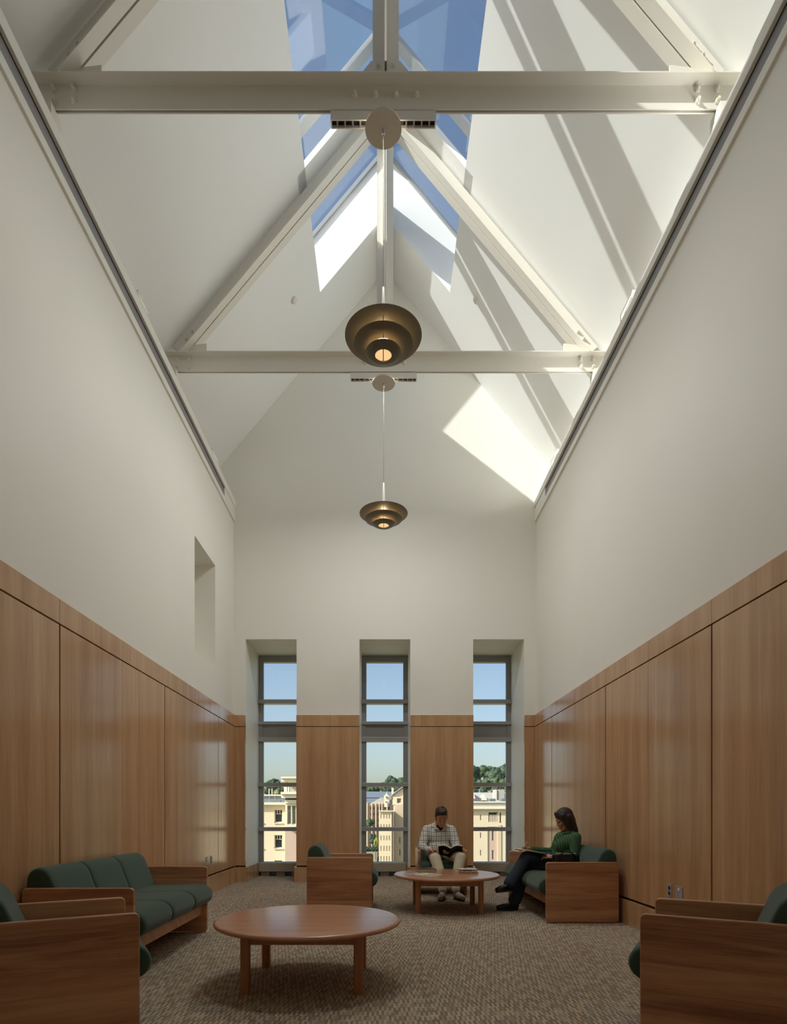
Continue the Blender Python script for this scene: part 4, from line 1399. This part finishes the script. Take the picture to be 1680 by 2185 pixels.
pwall('wall', 'stone_tan', t, 770, 850, 1712, 0, 165, 10, (), GZ)
o = t.location
for q, (yt, yb, dd) in enumerate(((1689, 1702, 170), (1702.5, 1713, 164.6))):
    bm = B()
    prism(bm, [(lx(770, dd) - o.x, dd - o.y, lz(yb, dd) - o.z), (lx(770, dd) - o.x, dd + 6 - o.y, lz(yt, dd + 6) - o.z), (lx(770, dd) - o.x, dd + 12 - o.y, lz(yb, dd) - o.z)], (lx(850 if q == 0 else 812, dd) - lx(770, dd), 0, 0))
    obj('roof', bm, 'slate', t)

# right: parapet block with loggia, roofs behind
t = bld('parapet_building', 1040, 75, 'cream stone building with grey parapet and barred loggia seen through the right window')
sl_ = [(1024.8, 1027, 1738.5, 1750), (1024.8, 1027, 1776.5, 1788), (1024.8, 1027, 1813.5, 1825.5), (990, 992.2, 1738.5, 1750), (990, 992.2, 1776.5, 1788)]
log = [(1043, 1062.6, 1733, 1754)]
pil = [(1066.5, 1070, 1734, 1756)]
pwall('wall', 'stone_cream', t, 950, 1240, 1726, 0, 75, 0.6, sl_ + log + pil + [(1041, 1062.2, 1764, 1990)], GZ)
pwall('inner_wall', 'stone_tan', t, 950, 1240, 1726, 0, 75.62, 10, (), GZ)
for h in sl_: pwin(t, h, 75, 0.3, '', 'pane_grey')
pk = [(1050, 1054, 1773, 1794), (1050, 1054, 1814, 1834)]
pwall('pink_bay', 'stone_pink', t, 1041, 1062.2, 1764, 1990, 75.12, 0.4, pk)
for h in pk: pwin(t, h, 75.12, 0.2, 'cross', 'pane_grey')
pwall('dark_strip', 'stone_tan', t, 1062.6, 1070, 1760, 1990, 74.9, 0.2)
pwin(t, log[0], 75, 0.55, '', 'pane_dark')
pwin(t, pil[0], 75, 0.45, '', 'pane_grey')
for i in range(5):
    x = 1045.2 + i*3.6
    pwall('loggia_bar', 'stone_trim', t, x, x + 1.9, 1738, 1754, 75.02, 0.3)
pwall('cornice', 'stone_trim', t, 949, 1241, 1721, 1726.2, 74.5, 11)
pwall('parapet_band', 'slate_light', t, 950, 1240, 1712.5, 1721, 75.0, 10)
pwall('coping', 'stone_trim', t, 949, 1241, 1710, 1712.6, 74.8, 10.4)
t = bld('gabled_rooftops', 1045, 110, 'grey gabled rooftops with a square chimney above the parapet in the right window')
pwall('wall', 'stone_tan', t, 990, 1120, 1712, 0, 110, 8, (), GZ)
o = t.location
bm = B()
prism(bm, [(lx(985, 110) - o.x, 109.5 - o.y, lz(1710, 110) - o.z), (lx(985, 110) - o.x, 114 - o.y, lz(1691, 114) - o.z), (lx(985, 110) - o.x, 118.5 - o.y, lz(1710, 110) - o.z)], (lx(1130, 110) - lx(985, 110), 0, 0))
obj('roof', bm, 'slate_light', t)
for x0, xm, x1, yt in ((1028, 1033.5, 1040, 1695), (1003, 1009, 1016, 1686), (1073, 1077.5, 1083, 1692)):
    bm = B()
    prism(bm, [(lx(p_, 109) - o.x, 108.8 - o.y, lz(q_, 109) - o.z) for p_, q_ in ((x0, 1708), (x1, 1708), (xm, yt))], (0, 4, 0))
    obj('gable', bm, 'stone_trim', t)
pwall('chimney', 'stone_trim', t, 1055, 1060.5, 1685, 1707, 107.5, 1.5)
pwall('chimney_back', 'slate_light', t, 1060.5, 1077, 1685, 1707, 107.7, 1.3)
for x0, x1 in ((1006, 1020), (1046, 1058), (1072, 1082)):
    pwall('roof_vent', 'slate', t, x0, x1, 1704, 1711, 104, 2)

# ground and hill
bm = B()
NX, NY = 40, 40
vv = []
for j in range(NY + 1):
    d = 14 + (900 - 14)*(j/NY)**2
    row = []
    for i in range(NX + 1):
        x = (i/NX - 0.5)*(160 + d*1.6)
        h = GZ + 18*max(0, min(1, (d - 185)/90.0))**1.5*(0.85 + 0.3*mnoise.noise(Vector((x*0.01, d*0.01, 0)))) + max(0, d - 275)*0.02
        if d < 20: h = GZ
        row.append(bm.verts.new((x, d, h)))
    vv.append(row)
for j in range(NY):
    for i in range(NX):
        bm.faces.new((vv[j][i], vv[j][i+1], vv[j+1][i+1], vv[j+1][i]))
struct(obj('ground', bm, 'grass', smooth=True), 'campus lawn rising to a wooded hill outside')
bm = B(); box(bm, -30, 10, 122, 128, GZ - 0.1, GZ + 0.06)
struct(obj('road', bm, 'road'), 'dark road between the campus buildings')

def crown_mesh(name, seed, mat, n=5200, leaf=0.115):
    rnd = random.Random(seed)
    blobs = [(Vector((0, 0, 0.0)), 0.62)]
    for _ in range(13):
        v = Vector((rnd.uniform(-1, 1), rnd.uniform(-1, 1), rnd.uniform(-0.7, 1))).normalized()*rnd.uniform(0.42, 0.66)
        blobs.append((v, rnd.uniform(0.24, 0.42)))
    bm = B()
    for _ in range(n):
        c, r = rnd.choice(blobs)
        d = Vector((rnd.gauss(0, 1), rnd.gauss(0, 1), rnd.gauss(0, 1) + 0.15)).normalized()
        p = c + d*r*rnd.uniform(0.82, 1.05)
        nrm_ = (d + Vector((rnd.uniform(-.6, .6), rnd.uniform(-.6, .6), rnd.uniform(-.6, .6)))).normalized()
        a = nrm_.orthogonal().normalized(); b_ = nrm_.cross(a)
        ang = rnd.uniform(0, 6.28)
        a, b_ = a*math.cos(ang) + b_*math.sin(ang), b_*math.cos(ang) - a*math.sin(ang)
        s = leaf*rnd.uniform(0.6, 1.2)
        bm.faces.new([bm.verts.new(p + a*s*u + b_*s*0.7*v_) for u, v_ in ((-0.5, 0), (0, -0.4), (0.5, 0), (0, 0.4))])
    for c, r in blobs:
        res = bmesh.ops.create_icosphere(bm, subdivisions=2, radius=r*0.86)
        bmesh.ops.translate(bm, verts=res['verts'], vec=c)
    me = bpy.data.meshes.new(name); bm.to_mesh(me); bm.free()
    me.materials.append(MATS[mat])
    return me
CR = {('leaf_dark', i): crown_mesh('foliage', 11 + i, 'leaf_dark') for i in range(2)}
CR.update({('leaf_mid', i): crown_mesh('foliage', 31 + i, 'leaf_mid') for i in range(2)})
CR[('leaf_yellow', 0)] = crown_mesh('foliage', 51, 'leaf_yellow')
TR = B(); lathe(TR, [(0.10, 0.0), (0.06, 0.5), (0.045, 1.0)], 8)
TRM = mesh_from(TR, 'trunk', 'bark')
def ground_z(x, d):
    return GZ + 18*max(0, min(1, (d - 185)/90.0))**1.5*(0.85 + 0.3*mnoise.noise(Vector((x*0.01, d*0.01, 0)))) + max(0, d - 275)*0.02
def tree(px, py, d, rpx, mat, k, label, sz=1.0):
    x, z = lx(px, d), lz(py, d)
    r = rpx*d/F_PX
    g = ground_z(x, d)
    g = min(g, z - r*0.6)
    t = empty('tree', (x, d, g), k*1.3 + px)
    tag(t, label, 'tree', 'trees outside the windows')
    c = obj('crown', CR[(mat, k)], None, t); c.location = (0, 0, z - g); c.scale = (r, r, r*sz)
    tk = obj('trunk', TRM, None, t); tk.scale = (r*1.2, r*1.2, z - g)
tree(583, 1677, 150, 19, 'leaf_dark', 0, 'dark round tree behind the cream block in the left window')
tree(571, 1688, 140, 12, 'leaf_mid', 1, 'low green tree above the grey roof in the left window')
tree(600, 1688, 145, 12, 'leaf_mid', 0, 'green tree beside the bay tower in the left window')
tree(590, 1693, 120, 7, 'leaf_yellow', 0, 'small light green bush on the skyline of the left window')
tree(840, 1672, 262, 21, 'leaf_dark', 1, 'largest round dark tree on the hill in the middle window')
tree(858, 1672, 276, 19, 'leaf_mid', 0, 'paler tree at the right of the hill in the middle window')
tree(822, 1680, 276, 17, 'leaf_mid', 1, 'mid-green hill tree left of the round dark tree')
tree(804, 1685, 296, 15, 'leaf_dark', 0, 'low dark hill tree in the centre of the middle window')
tree(788, 1687, 284, 16, 'leaf_mid', 0, 'low green hill tree at the left of the middle window')
tree(846, 1688, 238, 15, 'leaf_mid', 1, 'green tree above the gable in the middle window')
tree(829, 1692, 226, 14, 'leaf_dark', 1, 'small dark tree below the hill trees in the middle window')
tree(789, 1757, 126, 12, 'leaf_mid', 0, 'leafy tree in front of the gothic hall', 1.3)
tree(795, 1790, 118, 13, 'leaf_dark', 1, 'dark tree by the lawn below the gothic hall', 1.1)
tree(802, 1797, 106, 7.5, 'leaf_yellow', 0, 'yellow-green tree beside the pale stone block', 1.7)
bm = B()
prism(bm, [(-6.5, 103.5, GZ - 0.2), (-6.5, 103.5, -7.4), (-6.5, 120, -5.9), (-6.5, 122.5, -5.9), (-6.5, 122.5, GZ - 0.2)], (5.2, 0, 0))
struct(obj('lawn_bank', bm, 'grass'), 'sloping lawn below the gothic hall')
hd = empty('hedge', (-3.4, 116, -6.3))
tag(hd, 'low dark hedge across the lawn below the gothic hall', 'hedge')
for i in range(7):
    c = obj('foliage_clump', CR[('leaf_dark', i % 2)], None, hd); c.location = (-1.8 + i*0.62, 0.2*math.sin(i*2.1), 0.45); c.scale = (0.6, 0.6, 0.75)
RW = (('dark leafy tree, leftmost of the high row in the right window', 1008, 1652, 22, 'leaf_dark', 262), ('tallest mid-green tree of the high row in the right window', 1033, 1646, 21, 'leaf_mid', 290),
      ('dark tree in the dip of the high row in the right window', 1053, 1655, 21, 'leaf_dark', 276), ('dark tree, rightmost of the high row in the right window', 1076, 1647, 22, 'leaf_dark', 304),
      ('mid-green lower tree right of centre in the right window', 1062, 1672, 19, 'leaf_mid', 246), ('mid-green lower tree in the centre of the right window', 1036, 1674, 19, 'leaf_mid', 230),
      ('dark lower tree at the left of the right window', 1010, 1676, 19, 'leaf_dark', 244), ('mid-green lower tree at the right of the right window', 1086, 1672, 19, 'leaf_mid', 228))
for i, (lb, px, py, r_, m_, dd) in enumerate(RW):
    tree(px, py, dd, r_, m_, i % 2, lb, 1.05)
for i, px in enumerate((1012, 1034, 1060, 1082)):
    tree(px, 1690, 172 + 12*(i % 2), 13, 'leaf_dark', i % 2, ('dark tree behind the rooftops, leftmost in the right window', 'dark tree behind the rooftops, left of the square chimney', 'dark tree directly behind the square chimney', 'dark tree behind the rooftops, rightmost in the right window')[i])
